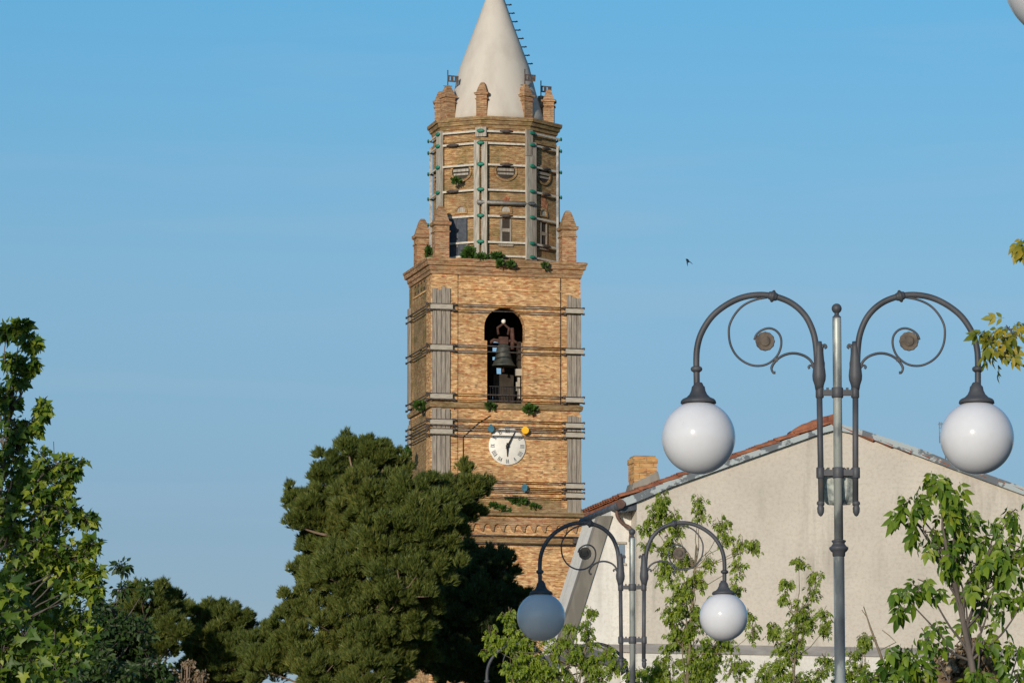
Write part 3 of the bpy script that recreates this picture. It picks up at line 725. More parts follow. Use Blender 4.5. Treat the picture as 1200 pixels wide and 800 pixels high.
# drum faces: boards on the edges, straps, green ratchets, windows
def octpt(i, z, e=0): return Vector(octl(AX, BY, z, e)[i % 8])
def vnorm(i): p = octpt(i, 0); return Vector((p.x, p.y, 0)).normalized()
def edge_board(i, off, wd, z0, z1, mat, t=.13):
    p = octpt(i, 0); nn = vnorm(i); tt = Vector((-nn.y, nn.x, 0)); mm = MB()
    c = p + nn*(.03+t/2) + tt*off
    Mx = Matrix(((tt.x, nn.x, 0, c.x), (tt.y, nn.y, 0, c.y), (0, 0, 1, 0), (0, 0, 0, 1)))
    mm.b(-wd/2, wd/2, -t/2, t/2, z0, z1, Mx); return mm.build('edge_plank', mat, TB)
zb0, zb1 = z_top+.3, dz_(163.5)
# indices: 0 front-left vertex, 1 front-right vertex, 7 left, 6 far left, 2 right
edge_board(0, -.19, .26, z_top+.05, dz_(166), M['wood_pale']); edge_board(0, .17, .24, z_top+.05, dz_(168), M['wood_pale']); edge_board(0, 0, .5, dz_(162), dz_(151), M['wood_pale'], .12)
edge_board(7, 0, .40, z_top+.6, dz_(152), M['wood_pale'])
edge_board(1, -.12, .30, z_top+.05, dz_(183), M['wood_pale']); edge_board(1, -.1, .36, dz_(182.5), dz_(152), M['wood']); edge_board(1, .16, .26, z_top+.05, dz_(166), M['wood'])
edge_board(2, 0, .24, z_top+.05, dz_(163), M['steelgrey'], .12); edge_board(6, 0, .12, z_top+.05, dz_(163), M['steelgrey']); edge_board(2, -.3, .08, z_top+.05, dz_(166), M['steelgrey'], .1)
for i in (3, 4, 5): edge_board(i, 0, .4, z_top+.05, dz_(152), M['wood_pale'])
for py in (155.5, 169.5, 194.5, 224, 254.5, 285, 301):
    z = dz_(py); mm = MB(); pts = [octpt(i, z, .0)+vnorm(i)*.17 for i in range(8)]
    for i in range(8):
        a, b_ = pts[i], pts[(i+1) % 8]; d = (b_-a).normalized(); nn = Vector((d.y, -d.x, 0)); h = .043
        mm.add([a+nn*.02+Vector((0, 0, -h)), b_+nn*.02+Vector((0, 0, -h)), b_+nn*.02+Vector((0, 0, h)), a+nn*.02+Vector((0, 0, h)), a-nn*.02+Vector((0, 0, -h)), b_-nn*.02+Vector((0, 0, -h)), b_-nn*.02+Vector((0, 0, h)), a-nn*.02+Vector((0, 0, h))], [(0, 1, 2, 3), (7, 6, 5, 4), (0, 4, 5, 1), (3, 2, 6, 7), (1, 5, 6, 2), (0, 3, 7, 4)])
    st = mm.build('strap', M['strap'], TB)
    if py < 300 or True:
        for i in (7, 0, 1, 2, 3, 4, 5, 6):
            q = octpt(i, z)+vnorm(i)*.22; tt = Vector((-vnorm(i).y, vnorm(i).x, 0)); g_ = MB()
            g_.lathe([(.02, -.17), (.06, -.13), (.085, -.05), (.085, .05), (.06, .13), (.02, .17)], n=8)
            for v in g_.v:
                v0 = v.copy(); v.x, v.y, v.z = (q + tt*v0.z + Vector((0, 0, 1))*v0.x + vnorm(i)*v0.y*.6)
            g_.build('ratchet', M['green'], st)
# rods with couplers on the faces (dark)
for py, fi in ((170, 7), (224, 7), (155, 0), (194, 0), (254, 0), (170, 1), (224, 1), (285, 1), (194, 1)):
    a, b_ = octpt(fi, dz_(py))+vnorm(fi)*.2, octpt(fi+1, dz_(py))+vnorm(fi+1)*.2
    c = a.lerp(b_, .5 if fi != 7 else .35); d = (b_-a).normalized()
    MB().tube([c-d*.3, c-d*.1, c+d*.1, c+d*.3], [.03, .075, .075, .03], 8).build('turnbuckle', M['rod'], TB)
mm = MB(); a, b_ = octpt(0, dz_(239))+vnorm(0)*.2, octpt(1, dz_(239))+vnorm(1)*.2; d = (b_-a).normalized()
mm.add([], []); mm.tube([a-d*.15, b_+d*.1], .10, 4); mm.build('cross_beam', M['steelgrey'], TB)
# oculus, niche and slit window on every face
for fi in range(8):
    a, b_ = octpt(fi, 0), octpt(fi+1, 0); c = (a+b_)/2; d = (b_-a).normalized(); nn = Vector((d.y, -d.x, 0))
    Mx = Matrix(((d.x, -nn.x, 0, c.x), (d.y, -nn.y, 0, c.y), (0, 0, 1, 0), (0, 0, 0, 1)))
    hwf = (b_-a).length/2
    zc = dz_(201); ox = .0
    ring = MB(); rx, rz = .44, .36
    o_ = [(ox+(rx+.10)*math.cos(2*math.pi*k/24), zc+(rz+.10)*math.sin(2*math.pi*k/24)) for k in range(24)]; i_ = [(ox+rx*math.cos(2*math.pi*k/24), zc+rz*math.sin(2*math.pi*k/24)) for k in range(24)]
    ring.plate(o_, [i_[::-1]], -.07, .0, Mx)
    oc = ring.build('oculus', M['brick_drum'], TB)
    q = MB(); q.plate(i_, [], -.012, .002, Mx); q.build('oculus_recess', M['hole'], oc)  # flat plate; the recess shade is only its dark colour
    q = MB(); q.b(ox-.36, ox+.36, -.06, -.016, zc-.16, zc-.07, Mx); q.b(ox-.38, ox+.38, -.06, -.016, zc+.0, zc+.12, Mx); q.build('oculus_board', M['wood_pale'] if fi == 7 else M['wood'], oc)
    # small blind arch and slit
    zn = dz_(247); nb = MB()
    o_ = [(.30*math.cos(math.pi*k/12), zn+.30*math.sin(math.pi*k/12)) for k in range(13)]+[(-.30, zn-.12), (.30, zn-.12)]
    i_ = [(.20*math.cos(math.pi*k/12), zn+.20*math.sin(math.pi*k/12)) for k in range(13)]+[(-.20, zn-.06), (.20, zn-.06)]
    nb.plate(o_, [i_[::-1]], -.06, 0, Mx)
    sw = nb.build('slit_window', M['brick_drum'], TB)
    q = MB(); q.plate(i_, [], -.012, .002, Mx); q.build('arch_panel', M['wood_pale'], sw)
    q = MB(); q.b(-.20, .20, -.014, .002, dz_(284), dz_(257), Mx); q.build('slit', M['hole'], sw)
    q = MB(); q.b(-.25, -.16, -.06, .0, dz_(284), dz_(257), Mx); q.b(.19, .26, -.06, .0, dz_(284), dz_(257), Mx); q.b(-.2, .2, -.05, -.016, dz_(272), dz_(268), Mx); q.b(-.34, .34, -.09, 0, dz_(289), dz_(286), Mx); q.build('slit_frame', M['wood'], sw)
    if fi in (0, 1, 2):
        q = MB(); q.plate([(-.1, dz_(238)), (.28, dz_(241)), (.34, dz_(233)), (.2, dz_(229)), (.22, dz_(224.5)), (-.02, dz_(223)), (-.2, dz_(229)), (-.14, dz_(234))] if fi else [(-.05, dz_(237)), (.12, dz_(237)), (.2, dz_(232)), (.05, dz_(229)), (-.1, dz_(233))], [], -.025, .002, Mx); q.build('broken_patch', M['broken'], TB)
# dark door on the left front face of the drum
a, b_ = octpt(7, 0), octpt(8, 0); c = a.lerp(b_, .40); d = (b_-a).normalized(); nn = Vector((d.y, -d.x, 0))
Mx = Matrix(((d.x, -nn.x, 0, c.x), (d.y, -nn.y, 0, c.y), (0, 0, 1, 0), (0, 0, 0, 1)))
q = MB(); q.b(-.42, .02, -.10, -.016, z_top+.1, dz_(256), Mx); q.b(.05, .5, -.10, -.016, z_top+.1, dz_(256), Mx); q.build('drum_door', M['lead'], TB)

# bell, hung in the arch
Mt = Matrix.Translation(TB.location) @ Matrix.Rotation(TH, 4, 'Z')
bx = xf(593, 410)+.05; by = -HY+.70
BL = empty('church_bell', Mt @ Vector((bx, by, tz(427))), TH, label='dark bronze bell hanging from its iron yoke inside the tower arch', cat='bell')
h_ = tz(400)-tz(427)
MB().lathe([(14.5*S, 0), (15*S, .03), (13*S, .10), (10.6*S, .28), (9*S, h_*.5), (8*S, h_*.75), (7*S, h_*.9), (4.5*S, h_*.98), (.01, h_)], n=32).build('bell_body', M['bronze'], BL)
mm = MB(); mm.tube([(-.62, 0, h_+.02), (-.42, 0, h_+.16), (-.2, 0, h_+.12), (.2, 0, h_+.12), (.42, 0, h_+.16), (.75, 0, h_-.02)], .075, 8); mm.b(-.2, .2, -.1, .1, h_-.02, h_+.3)
mm.tube([(-.22, 0, h_+.4), (-.26, 0, h_+.7), (0, 0, h_+.9), (.26, 0, h_+.7), (.22, 0, h_+.4)], .06, 8); mm.tube([(.42, .05, h_-.25), (.44, .05, h_+.2), (.40, .05, h_+.72)], .10, 8); mm.box((.78, 0, h_-.12), (.3, .2, .3))
mm.build('yoke', M['rust'], BL)
MB().lathe([(.001, -.12), (.09, -.06), (.10, 0), (.08, .07), (.001, .12)], c=(0, -.05, h_+1.0), n=12).build('knob', M['clockwhite'], BL)
MB().tube([(0, 0, .4), (0, 0, -.1), (0, 0, -.25)], [.03, .05, .07], 8).build('clapper', M['rust'], BL)
mm = MB(); mm.b(.66, .80, -.1, .2, tz(471)-tz(427), h_+.1); mm.b(-.30, .62, .62, .70, tz(471)-tz(427), -.25)
for k in range(24): pass
mm.build('bell_frame', M['hole'], BL)
mm = MB(); mm.b(.58, .68, -.35, -.25, -1.45, -.5); mm.b(.52, .62, -.3, -.22, -1.1, -.7); mm.box((.62, -.32, -.28), (.26, .2, .3)); mm.build('striker_motor', M['clamp'], BL)

# ------------------------------------------------------------------ plants: leaves and crowns
def leafmesh(name, tv, tf, pos, ax, nrm, size, mat, parent=None):
    """many copies of a leaf template (x across, y along, z up) in one crown mesh"""
    tv = np.array(tv, float); N = len(pos); K = len(tv)
    y = ax/np.linalg.norm(ax, axis=1)[:, None]; z = nrm - (nrm*y).sum(1)[:, None]*y; z /= np.linalg.norm(z, axis=1)[:, None]+1e-9
    x = np.cross(y, z)
    co = pos[:, None, :] + size[:, None, None]*(tv[None, :, 0:1]*x[:, None, :]+tv[None, :, 1:2]*y[:, None, :]+tv[None, :, 2:3]*z[:, None, :])
    co = co.reshape(-1, 3); me = bpy.data.meshes.new(name); F = len(tf)
    cnt = np.array([len(f) for f in tf]); flat = np.concatenate([np.array(f) for f in tf])
    loops = (flat[None, :]+(np.arange(N)*K)[:, None]).ravel(); tot = np.tile(cnt, N); start = np.concatenate([[0], np.cumsum(tot)[:-1]])
    me.vertices.add(len(co)); me.vertices.foreach_set('co', co.ravel())
    me.loops.add(len(loops)); me.loops.foreach_set('vertex_index', loops.astype(np.int32))
    me.polygons.add(len(tot)); me.polygons.foreach_set('loop_start', start.astype(np.int32))
    me.update(calc_edges=True); me.validate(); me.materials.append(mat)
    o = bpy.data.objects.new(name, me); COL.objects.link(o); o.parent = parent; return o
def lobed():     # plane / maple leaf, five lobes, folded a little
    a = [(0, 0), (.12, .10), (.42, .02), (.34, .22), (.55, .42), (.30, .45), (.22, .56), (.16, .72), (0, 1.0), (-.16, .72), (-.22, .56), (-.30, .45), (-.55, .42), (-.34, .22), (-.42, .02), (-.12, .10)]
    v = [(x, y, .28*abs(x)-.18*y*y) for x, y in a]+[(0, .40, 0)]
    return v, [(i, (i+1) % 16, 16) for i in range(16)]
def ovate(wd=.24):
    v = [(0, 0, 0), (wd, .30, .08), (wd*.85, .6, .04), (0, 1, -.14), (-wd*.85, .6, .04), (-wd, .30, .08), (0, .45, 0)]
    return v, [(0, 1, 6), (1, 2, 6), (2, 3, 6), (3, 4, 6), (4, 5, 6), (5, 0, 6)]
def trefoil():   # hanging compound leaf: a pair of leaflet pairs and an end leaflet along a thin stalk
    V, F = [], []
    for (x0, y0, a, l) in ((0, .50, 0, .62), (.02, .38, .62, .50), (-.02, .38, -.62, .50), (.02, .12, .85, .42), (-.02, .12, -.85, .42)):
        v, f = ovate(.23); n0 = len(V); c, s = math.cos(a), math.sin(a)
        for (x, y, z) in v: x *= l; y *= l; V.append((x*c+y*s+x0, -x*s+y*c+y0, z*l-.25*abs(a)*y))
        F += [tuple(i+n0 for i in ff) for ff in f]
    n0 = len(V); V += [(-.012, 0, 0), (.012, 0, 0), (.008, .55, 0), (-.008, .55, 0)]; F.append((n0, n0+1, n0+2, n0+3))
    return V, F
def tuft(k=14, seed=1, spread=.55, wd=.05):
    r_ = random.Random(seed); V, F = [], []
    for i in range(k):
        b0 = r_.uniform(0, .6); a = r_.uniform(0, 2*math.pi); s = r_.uniform(.2, 1)*spread; l = r_.uniform(.45, .75)
        d = Vector((math.cos(a)*s, 1, math.sin(a)*s)).normalized(); q = d.cross(Vector((math.cos(a+1.3), .2, math.sin(a+1.3)))).normalized()*wd
        p = Vector((0, b0, 0)); n0 = len(V); V += [tuple(p-q), tuple(p+q), tuple(p+d*l)]; F.append((n0, n0+1, n0+2))
    return V, F
def unit(n): v = rng.normal(size=(n, 3)); return v/np.linalg.norm(v, axis=1)[:, None]

def limb_path(a, b, sag=.1, k=5, jit=.06):
    a, b = Vector(a), Vector(b); L_ = (b-a).length; pts = []
    for i in range(k+1):
        t = i/k; p = a.lerp(b, t); p.z += math.sin(t*math.pi)*sag*L_*-.5
        if 0 < i < k: p += Vector((random.uniform(-1, 1), random.uniform(-1, 1), random.uniform(-1, 1)))*jit*L_
        pts.append(p)
    return pts

def blobs_world(blobs, Y):
    o = []
    for bl in blobs:
        px, py, rp = bl[:3]; dy = bl[3] if len(bl) > 3 else 0
        c = P(px, py, Y+dy); r_ = rp*mpp(Y+dy, py); o.append((c, r_))
    return o

def broadleaf(name, label, cat, trunk_px, Y, blobs, leaf, mat, lsize, per_m2, barkmat='bark', trunk_r=.12, group=None, droop=.5, twigs=16, trunk_top=None, elong=1.0, face=.5):
    """trunk, limbs to each clump, twigs fanning from each clump's heart, leaves along the twigs"""
    bw = blobs_world(blobs, Y)
    bx_ = P(trunk_px, 900, Y).x
    root = empty(name, (bx_, Y, 0)); tag(root, label, cat, group)
    off = Vector((bx_, Y, 0))
    zmax = max(c.z for c, r_ in bw); zt = trunk_top if trunk_top else zmax*.93
    topc = max(bw, key=lambda q: q[0].z)[0]
    tp = [Vector((0, 0, -.1)), Vector((.05, .02, zt*.3)), Vector((-.04, .03, zt*.55)), Vector(((topc.x-off.x)*.35, (topc.y-off.y)*.3, zt*.8)), Vector(((topc.x-off.x)*.8, (topc.y-off.y)*.8, zt))]
    tp = smooth_path(tp, 5); rad = [max(trunk_r*(1-.88*i/(len(tp)-1)), .012) for i in range(len(tp))]
    mt = MB(); mt.tube(tp, rad, 10); mt.build('trunk', M[barkmat], root)
    br = MB(); pos = []; ax = []; nr = []; sz = []
    for (c, r_) in bw:
        c = c-off
        zc_ = max(min(c.z-r_*1.2-.3, zt*.95), zt*.25)
        a = min(tp, key=lambda q: abs(q.z-zc_)+.15*(q-c).length)
        lp = smooth_path(limb_path(a, c, .1, 4, .05), 3); r0 = max(.006, min(trunk_r*.3, r_*.035))
        br.tube(lp, [r0*1.3*(1-.6*i/(len(lp)-1)) for i in range(len(lp))], 6)
        nt_ = int(twigs*max(1, (r_/.6)**1.3))
        for t in range(nt_):
            u = Vector(unit(1)[0]); u.z = u.z*.9+.25; u.normalize(); e = c+Vector((u.x, u.y, u.z*elong))*r_*random.uniform(.6, 1.12)
            s0 = c+Vector(unit(1)[0])*r_*.25
            tpth = smooth_path(limb_path(s0, e, .12, 3, .07), 3)
            br.tube(tpth, [max(.003, r0*.28*(1-.7*i/(len(tpth)-1))) for i in range(len(tpth))], 4, caps=False)
            nl = max(3, int(per_m2*r_*r_*12/nt_*random.uniform(.7, 1.3)))
            for k_ in range(nl):
                q = random.uniform(.18, 1.0)**.8; i = q*(len(tpth)-1); i0 = int(i); i1 = min(i0+1, len(tpth)-1)
                p = tpth[i0].lerp(tpth[i1], i-i0)
                o_ = Vector(unit(1)[0]); pos.append(p+o_*lsize*.5)
                ax.append(o_*.8+Vector((0, 0, -droop))+u*.3); nr.append(Vector(unit(1)[0])*.8+Vector((-.25, -face, .55))); sz.append(lsize*random.uniform(.6, 1.25))
    br.build('branches', M[barkmat], root, recalc=False)
    leafmesh('crown', leaf[0], leaf[1], np.array(pos), np.array(ax), np.array(nr), np.array(sz), M[mat], root)
    return root

def pine(name, label, trunk_px, Y, blobs, n_per, tsize, mat='needle', group=None, trunk_r=.3, lean=0, dark=()):
    bw = [(c, r_*1.09) for c, r_ in blobs_world(blobs, Y)]; bx_ = P(trunk_px, 900, Y).x; root = empty(name, (bx_, Y, 0)); tag(root, label, 'pine tree', group); off = Vector((bx_, Y, 0))
    zt = max(c.z for c, r_ in bw)*.9; topc = max(bw, key=lambda q: q[0].z)[0]-off
    tp = smooth_path([(0, 0, -.1), (.1, 0, zt*.4), (topc.x*.3-.1, topc.y*.3, zt*.7), (topc.x*.8, topc.y*.8, zt)], 6)
    MB().tube(tp, [max(.05, trunk_r*(1-.85*i/(len(tp)-1))) for i in range(len(tp))], 12).build('trunk', M['pinebark'], root)
    br = MB(); pos = []; ax = []; sz = []
    for (c, r_) in bw:
        c = c-off; zc_ = max(c.z-r_*1.3, zt*.3); a = min(tp, key=lambda q: abs(q.z-zc_))
        lp = smooth_path(limb_path(a, c, .1, 4, .04), 3); br.tube(lp, [max(.02, trunk_r*.2*(1-.75*i/(len(lp)-1))) for i in range(len(lp))], 6)
        n = int(n_per*r_*r_)
        # sub-clumps on the blob's shell so that the outline is lumpy
        ns = max(24, int(70*r_*r_)); us = unit(ns); us[:, 2] = us[:, 2]*.85+.15
        sub = np.array(c)+us*r_*rng.uniform(.35, .92, size=(ns, 1)); sr = r_*rng.uniform(.12, .27, size=ns)
        for i in range(ns):
            k = max(6, int(n/ns)); u = unit(k); u[:, 2] = np.abs(u[:, 2])*.9-.15
            p = sub[i]+u*np.array([.75, .75, 1.7])*sr[i]*rng.uniform(.4, 1.1, size=(k, 1)); pos.append(p); outw = p-np.array(c); outw /= np.linalg.norm(outw, axis=1)[:, None]+1e-6
            ax.append(u*.65+outw*.35+np.array([0, 0, .75])+rng.normal(size=(k, 3))*.15); sz.append(tsize*rng.uniform(.6, 1.25, size=k))
            if i % 9 == 0: br.tube([c, c.lerp(Vector(sub[i]), .5)+Vector((0, 0, -.1*r_)), Vector(sub[i])], [.03, .02, .012], 4, caps=False)
    br.build('branches', M['pinebark'], root, recalc=False)
    pos = np.concatenate(pos); ax = np.concatenate(ax); sz = np.concatenate(sz); 
    tv, tf = tuft(15, 3, .5, .042)
    leafmesh('crown', tv, tf, pos, ax, unit(len(pos)), sz, M[mat], root)
    return root

# weeds growing on the tower: each tuft its own plant
def weed(px, py, wpx, hpx, label, y_off=-HY-.05, k=None, zf=tz):
    loc = Mt @ Vector((xf(px, py), y_off, zf(py))); W, H = wpx*S/2, hpx*S/2
    root = empty('wall_weed', loc); tag(root, label, 'wall plant', 'weeds rooted in the tower brickwork')
    n = k or int(30+wpx*hpx*1.6); u = unit(n)*rng.uniform(.3, 1, size=(n, 1)); p = u*np.array([W, .18, H])
    v, f = ovate(.35); leafmesh('leaves', v, f, p, u+np.array([0, -.2, .4]), unit(n)+np.array([0, -.8, .3]), rng.uniform(.10, .20, size=n), M['weed'], root)
    st = MB()
    for i in range(5): st.tube([(0, .05, -H*.8), tuple(p[i]*.6), tuple(p[i])], .012, 4, caps=False)
    st.build('stems', M['bark'], root)
WS = 'weeds rooted in the tower brickwork'
yd = -BY-.35
weed(551, 298, 14, 15, 'leafy green shrub at the foot of the dark drum door', y_off=-BY+.1)
weed(563, 303, 14, 5, 'low weed trailing along the deck below the drum planks', y_off=yd)
weed(581, 302, 13, 7, 'round green weed on the deck below the drum slit window', y_off=yd)
weed(583, 310, 6, 6, 'small weed hanging on the cornice front, left of its twin', y_off=-HY-.45)
weed(596, 311, 5, 6, 'small weed hanging on the cornice front, right of its twin', y_off=-HY-.45)
weed(636, 311, 4, 5, 'tiny weed near the right end of the cornice', y_off=-HY-.45)
weed(506, 296, 6, 14, 'dark weed between the two left corner pinnacles', y_off=-HY+.6)
weed(537, 212, 9, 4, 'green weed hanging below the left oculus of the drum', y_off=-BY+.25)
weed(573, 477, 10, 6, 'weed on the ledge under the left of the bell arch', y_off=-HY-.18)
weed(620, 479, 15, 9, 'bushy weed on the ledge under the right of the bell arch', y_off=-HY-.18)
weed(491, 528, 5, 16, 'narrow green plant on the shaded side face of the tower', y_off=-HY+2.2)
weed(498, 475, 16, 9, 'moss and weeds on the ledge of the shaded side face', y_off=-HY+.9)
weed(606, 586, 26, 6, 'wide flat weed under the blue oval emblem', y_off=-HY-.05)
weed(578, 593, 10, 6, 'weed left of the pair on the stained band', y_off=-HY-.05)
weed(589, 598, 8, 10, 'upright weed hanging on the stained band', y_off=-HY-.05)
weed(597, 601, 6, 8, 'lowest small weed on the stained band', y_off=-HY-.05)
weed(626, 593, 11, 5, 'weed at the right of the stained band', y_off=-HY-.05)

# ------------------------------------------------------------------ gabled house
GH = R(12.5); GY = 100.0
g0 = P(747, 790, GY); g0.z = 0
gn = Vector((math.sin(GH), -math.cos(GH), 0))
HB = empty('gable_house', g0, GH, label='cream rendered house gable with a tiled verge and grey band behind the lamps', cat='house')
Hinv = (Matrix.Translation(g0) @ Matrix.Rotation(GH, 4, 'Z')).inverted()
def hp(px, py, back=0):
    """house-local x,z of a photo point lying `back` metres behind the gable plane"""
    p0 = g0 - gn*back; q = Hinv @ on_plane(px, py, p0, gn); return (q.x, q.z)
al = hp(747, 583); ap = hp(978, 500.5); ar = hp(1232, 589)
DEP = 3.1
wall = [(0, 0), (ar[0], 0), (ar[0], ar[1]), ap, (0, al[1])]
zband = hp(900, 767)[1], hp(900, 756)[1]
# upper wall, lower wall and band
MB().plate([(0, zband[1]), (ar[0], zband[1]), ar, ap, (0, al[1])], [], 0, DEP).build('gable_wall', M['plaster'], HB)
MB().plate([(0, 0), (ar[0], 0), (ar[0], zband[0]), (0, zband[0])], [], 0, DEP).build('lower_wall', M['plaster_w'], HB)
MB().b(-.02, ar[0]+.02, -.03, DEP+.02, zband[0]+.0, zband[1]-.0).build('band', M['band'], HB)
# side wall facing, whiter

# verge flashing: a strip with real thickness
up = [hp(727, 585), hp(747, 577.5), hp(785, 561), hp(957, 503), hp(978, 496), hp(1007, 503.5), hp(1079, 527), hp(1113, 541), hp(1198, 571), hp(1240, 586)]
lo = [hp(727, 594.5), hp(747, 587.5), hp(785, 571), hp(957, 509.5), hp(978, 504), hp(1007, 510), hp(1079, 536), hp(1113, 549), hp(1198, 580), hp(1240, 596)]
vg = MB()
for i in range(len(up)-1):
    a, b_, c, d = lo[i], lo[i+1], up[i+1], up[i]
    j = .004 if i % 2 else 0
    vg.plate([a, b_, c, d], [], -.10-j, -.004)
vg.build('verge_flashing', M['flash'], HB)
# roof slabs
rf = MB()
ul, ua, ur = up[0], up[4], up[-1]
t_ = .05
for (a, b_) in ((ul, ua), (ua, ur)):
    rf.plate([(a[0], a[1]-.09), (b_[0], b_[1]-.09), (b_[0], b_[1]+t_-.03), (a[0], a[1]+t_-.03)], [], -.0, DEP+.12)
roof = rf.build('roof', M['terracotta'], HB)
# barrel tiles: the verge row and the rows behind, each laid over the one below
def tile_row(y0, a, b_, rad, parent, name='tile_row', seed=0):
    r0 = random.Random(seed); mm = MB(); v = Vector((b_[0]-a[0], 0, b_[1]-a[1])); Ln = v.length; v.normalize(); upv = Vector((-v.z, 0, v.x)); n = int(Ln/.42); st = Ln/n
    for i in range(n):
        p = Vector((a[0], y0, a[1]))+v*(i*st-.03)+upv*(.045+r0.uniform(-.006, .012)); q_ = Vector((a[0], y0, a[1]))+v*((i+1)*st+.05)+upv*(.015+r0.uniform(-.006, .01)); 
        vs = []
        for (c, rr_) in ((p, rad*1.08), (q_, rad*.9)):
            for k in range(7):
                an = math.pi*k/6; vs.append(c+Vector((0, 1, 0))*rr_*math.cos(an)+upv*rr_*.75*math.sin(an))
        for (c, rr_) in ((p, rad*.85), (q_, rad*.72)):
            for k in range(7):
                an = math.pi*k/6; vs.append(c+Vector((0, 1, 0))*rr_*math.cos(an)+upv*rr_*.55*math.sin(an)-upv*.01)
        fs = [(k, k+1, k+8, k+7) for k in range(6)]+[(k+14, k+21, k+22, k+15) for k in range(6)]+[(k, k+14, k+15, k+1) for k in range(6)]+[(k+7, k+8, k+22, k+21) for k in range(6)]
        mm.add(vs, fs)
    return mm.build(name, M['terracotta'], parent)
for j in range(15):
    y = -.03+j*.22
    tile_row(y, ul, (ua[0]+.0, ua[1]), .095, roof, seed=j); tile_row(y, ur, ua, .075, roof, seed=50+j)
rd = MB()
for k in range(7):
    rd.tube([(ua[0]-.02, -.12+k*.47, ua[1]+.06), (ua[0]-.02, .4+k*.47, ua[1]+.09)], [.13, .115], 10)
rd.build('ridge', M['terracotta'], roof)
# heap of mortar and lichened tiles near the ridge
hm = MB(); a = hp(926, 511); b2 = hp(972, 493)
pp = []
for k in range(9):
    t = k/8; pp.append((a[0]+(b2[0]-a[0])*t, .05, a[1]+(b2[1]-a[1])*t+.02))
hm.tube(pp, [.03, .09, .115, .13, .12, .13, .12, .12, .1], 10); hm.build('verge_tile', M['terracotta'], roof)
# gutter along the left eave, fascia, downpipe swan neck
gx, gz = ul[0]-.03, ul[1]-.10
gm = MB(); 
gm.tube([(gx, -.15, gz-.02), (gx, DEP+.15, gz-.05)], .085, 14); gt = gm.build('gutter', M['gutter'], HB)
MB().tube([(gx, -.17, gz-.0), (gx, -.12, gz)], .09, 14).build('gutter_end', M['pipe'], gt)
MB().plate([(gx+.04, gz-.16), (.0, gz-.10), (.0, gz+.06), (gx+.04, gz+.02)], [], .0, DEP+.1).build('eave_soffit', M['gutter'], HB)
MB().tube(smooth_path([(gx+.02, .25, gz-.06), (gx+.03, .25, gz-.22), (gx+.15, .24, gz-.38), (-.08, .22, gz-.48), (-.09, .2, gz-.75)], 5), .04, 8).build('downpipe', M['pipe'], HB)
# chimney on the left slope
c1 = hp(753, 560, 1.2)
ch = MB(); w2 = .245; zt_, zb_ = hp(753, 535, 1.2)[1], hp(753, 590, 1.2)[1]
def sq2(e, z, cx=c1[0], cy=1.2): return [(cx-w2-e, cy-w2-e, z), (cx+w2+e, cy-w2-e, z), (cx+w2+e, cy+w2+e, z), (cx-w2-e, cy+w2+e, z)]
ch.loft([sq2(-.01, zb_-.2), sq2(-.01, zb_+.42), sq2(0, zb_+.5), sq2(0, zt_-.16), sq2(.02, zt_-.155), sq2(.02, zt_-.05), sq2(-.02, zt_-.045), sq2(-.02, zt_)])
cho = ch.build('chimney', M['brick_chim'], HB)
ch = MB(); ch.loft([[(c1[0]-w2-.14, 1.2-w2-.16, zb_-.1), (c1[0]+w2+.12, 1.2-w2-.16, zb_+.1), (c1[0]+w2+.12, 1.2+w2+.1, zb_+.1), (c1[0]-w2-.14, 1.2+w2+.1, zb_-.1)], [(c1[0]-w2-.02, 1.2-w2-.02, zb_+.40), (c1[0]+w2+.02, 1.2-w2-.02, zb_+.66), (c1[0]+w2+.02, 1.2+w2+.01, zb_+.66), (c1[0]-w2-.02, 1.2+w2+.01, zb_+.40)]])
ch.build('mortar_flaunching', M['concrete'], cho)
# raking buttress at the far corner
BK = .42
tl, tr = hp(700, 604, BK), hp(718, 604, BK)
pa_, pb_ = hp(667, 712, BK), hp(696, 622, BK)
k0 = (pa_[0]-pb_[0])/(pa_[1]-pb_[1])
bl_x = pb_[0]-k0*pb_[1]; tl = (pb_[0]+k0*(tl[1]-pb_[1]), tl[1]); br_x = bl_x+(tr[0]-tl[0])+.06
MB().plate([(bl_x, -.05), (br_x, -.05), tr, tl], [], BK, BK+.28).build('buttress', M['concrete'], HB)
# whitewashed return wall between the buttress and the gable
wk = MB(); wk.plate([(br_x-.02, 0), (-.004, 0), (-.004, al[1]-.12), (tr[0]-.02, al[1]-.22), (tr[0]-.02, tr[1])], [], BK+.05, DEP); wk.build('return_wall', M['white'], HB)
z0_, z1_ = hp(729, 659, BK)[1], hp(729, 637, BK)[1]; x0_, x1_ = hp(725.5, 648, BK)[0], hp(732.5, 648, BK)[0]
wn = MB().b(x0_, x1_, BK+.03, BK+.048, z0_, z1_).build('window', M['window'], HB)
MB().b(x0_-.03, x1_+.03, BK+.01, BK+.046, z0_-.05, z0_-.003).b(x0_-.03, x1_+.03, BK+.01, BK+.046, z1_+.003, z1_+.05).build('window_frame', M['clamp'], wn)
zz_ = hp(720, 759, BK)[1]; MB().b(br_x+k0*zz_+.02, -.03, BK+.0, BK+.047, zz_-.08, zz_+.08).build('band', M['band'], HB)

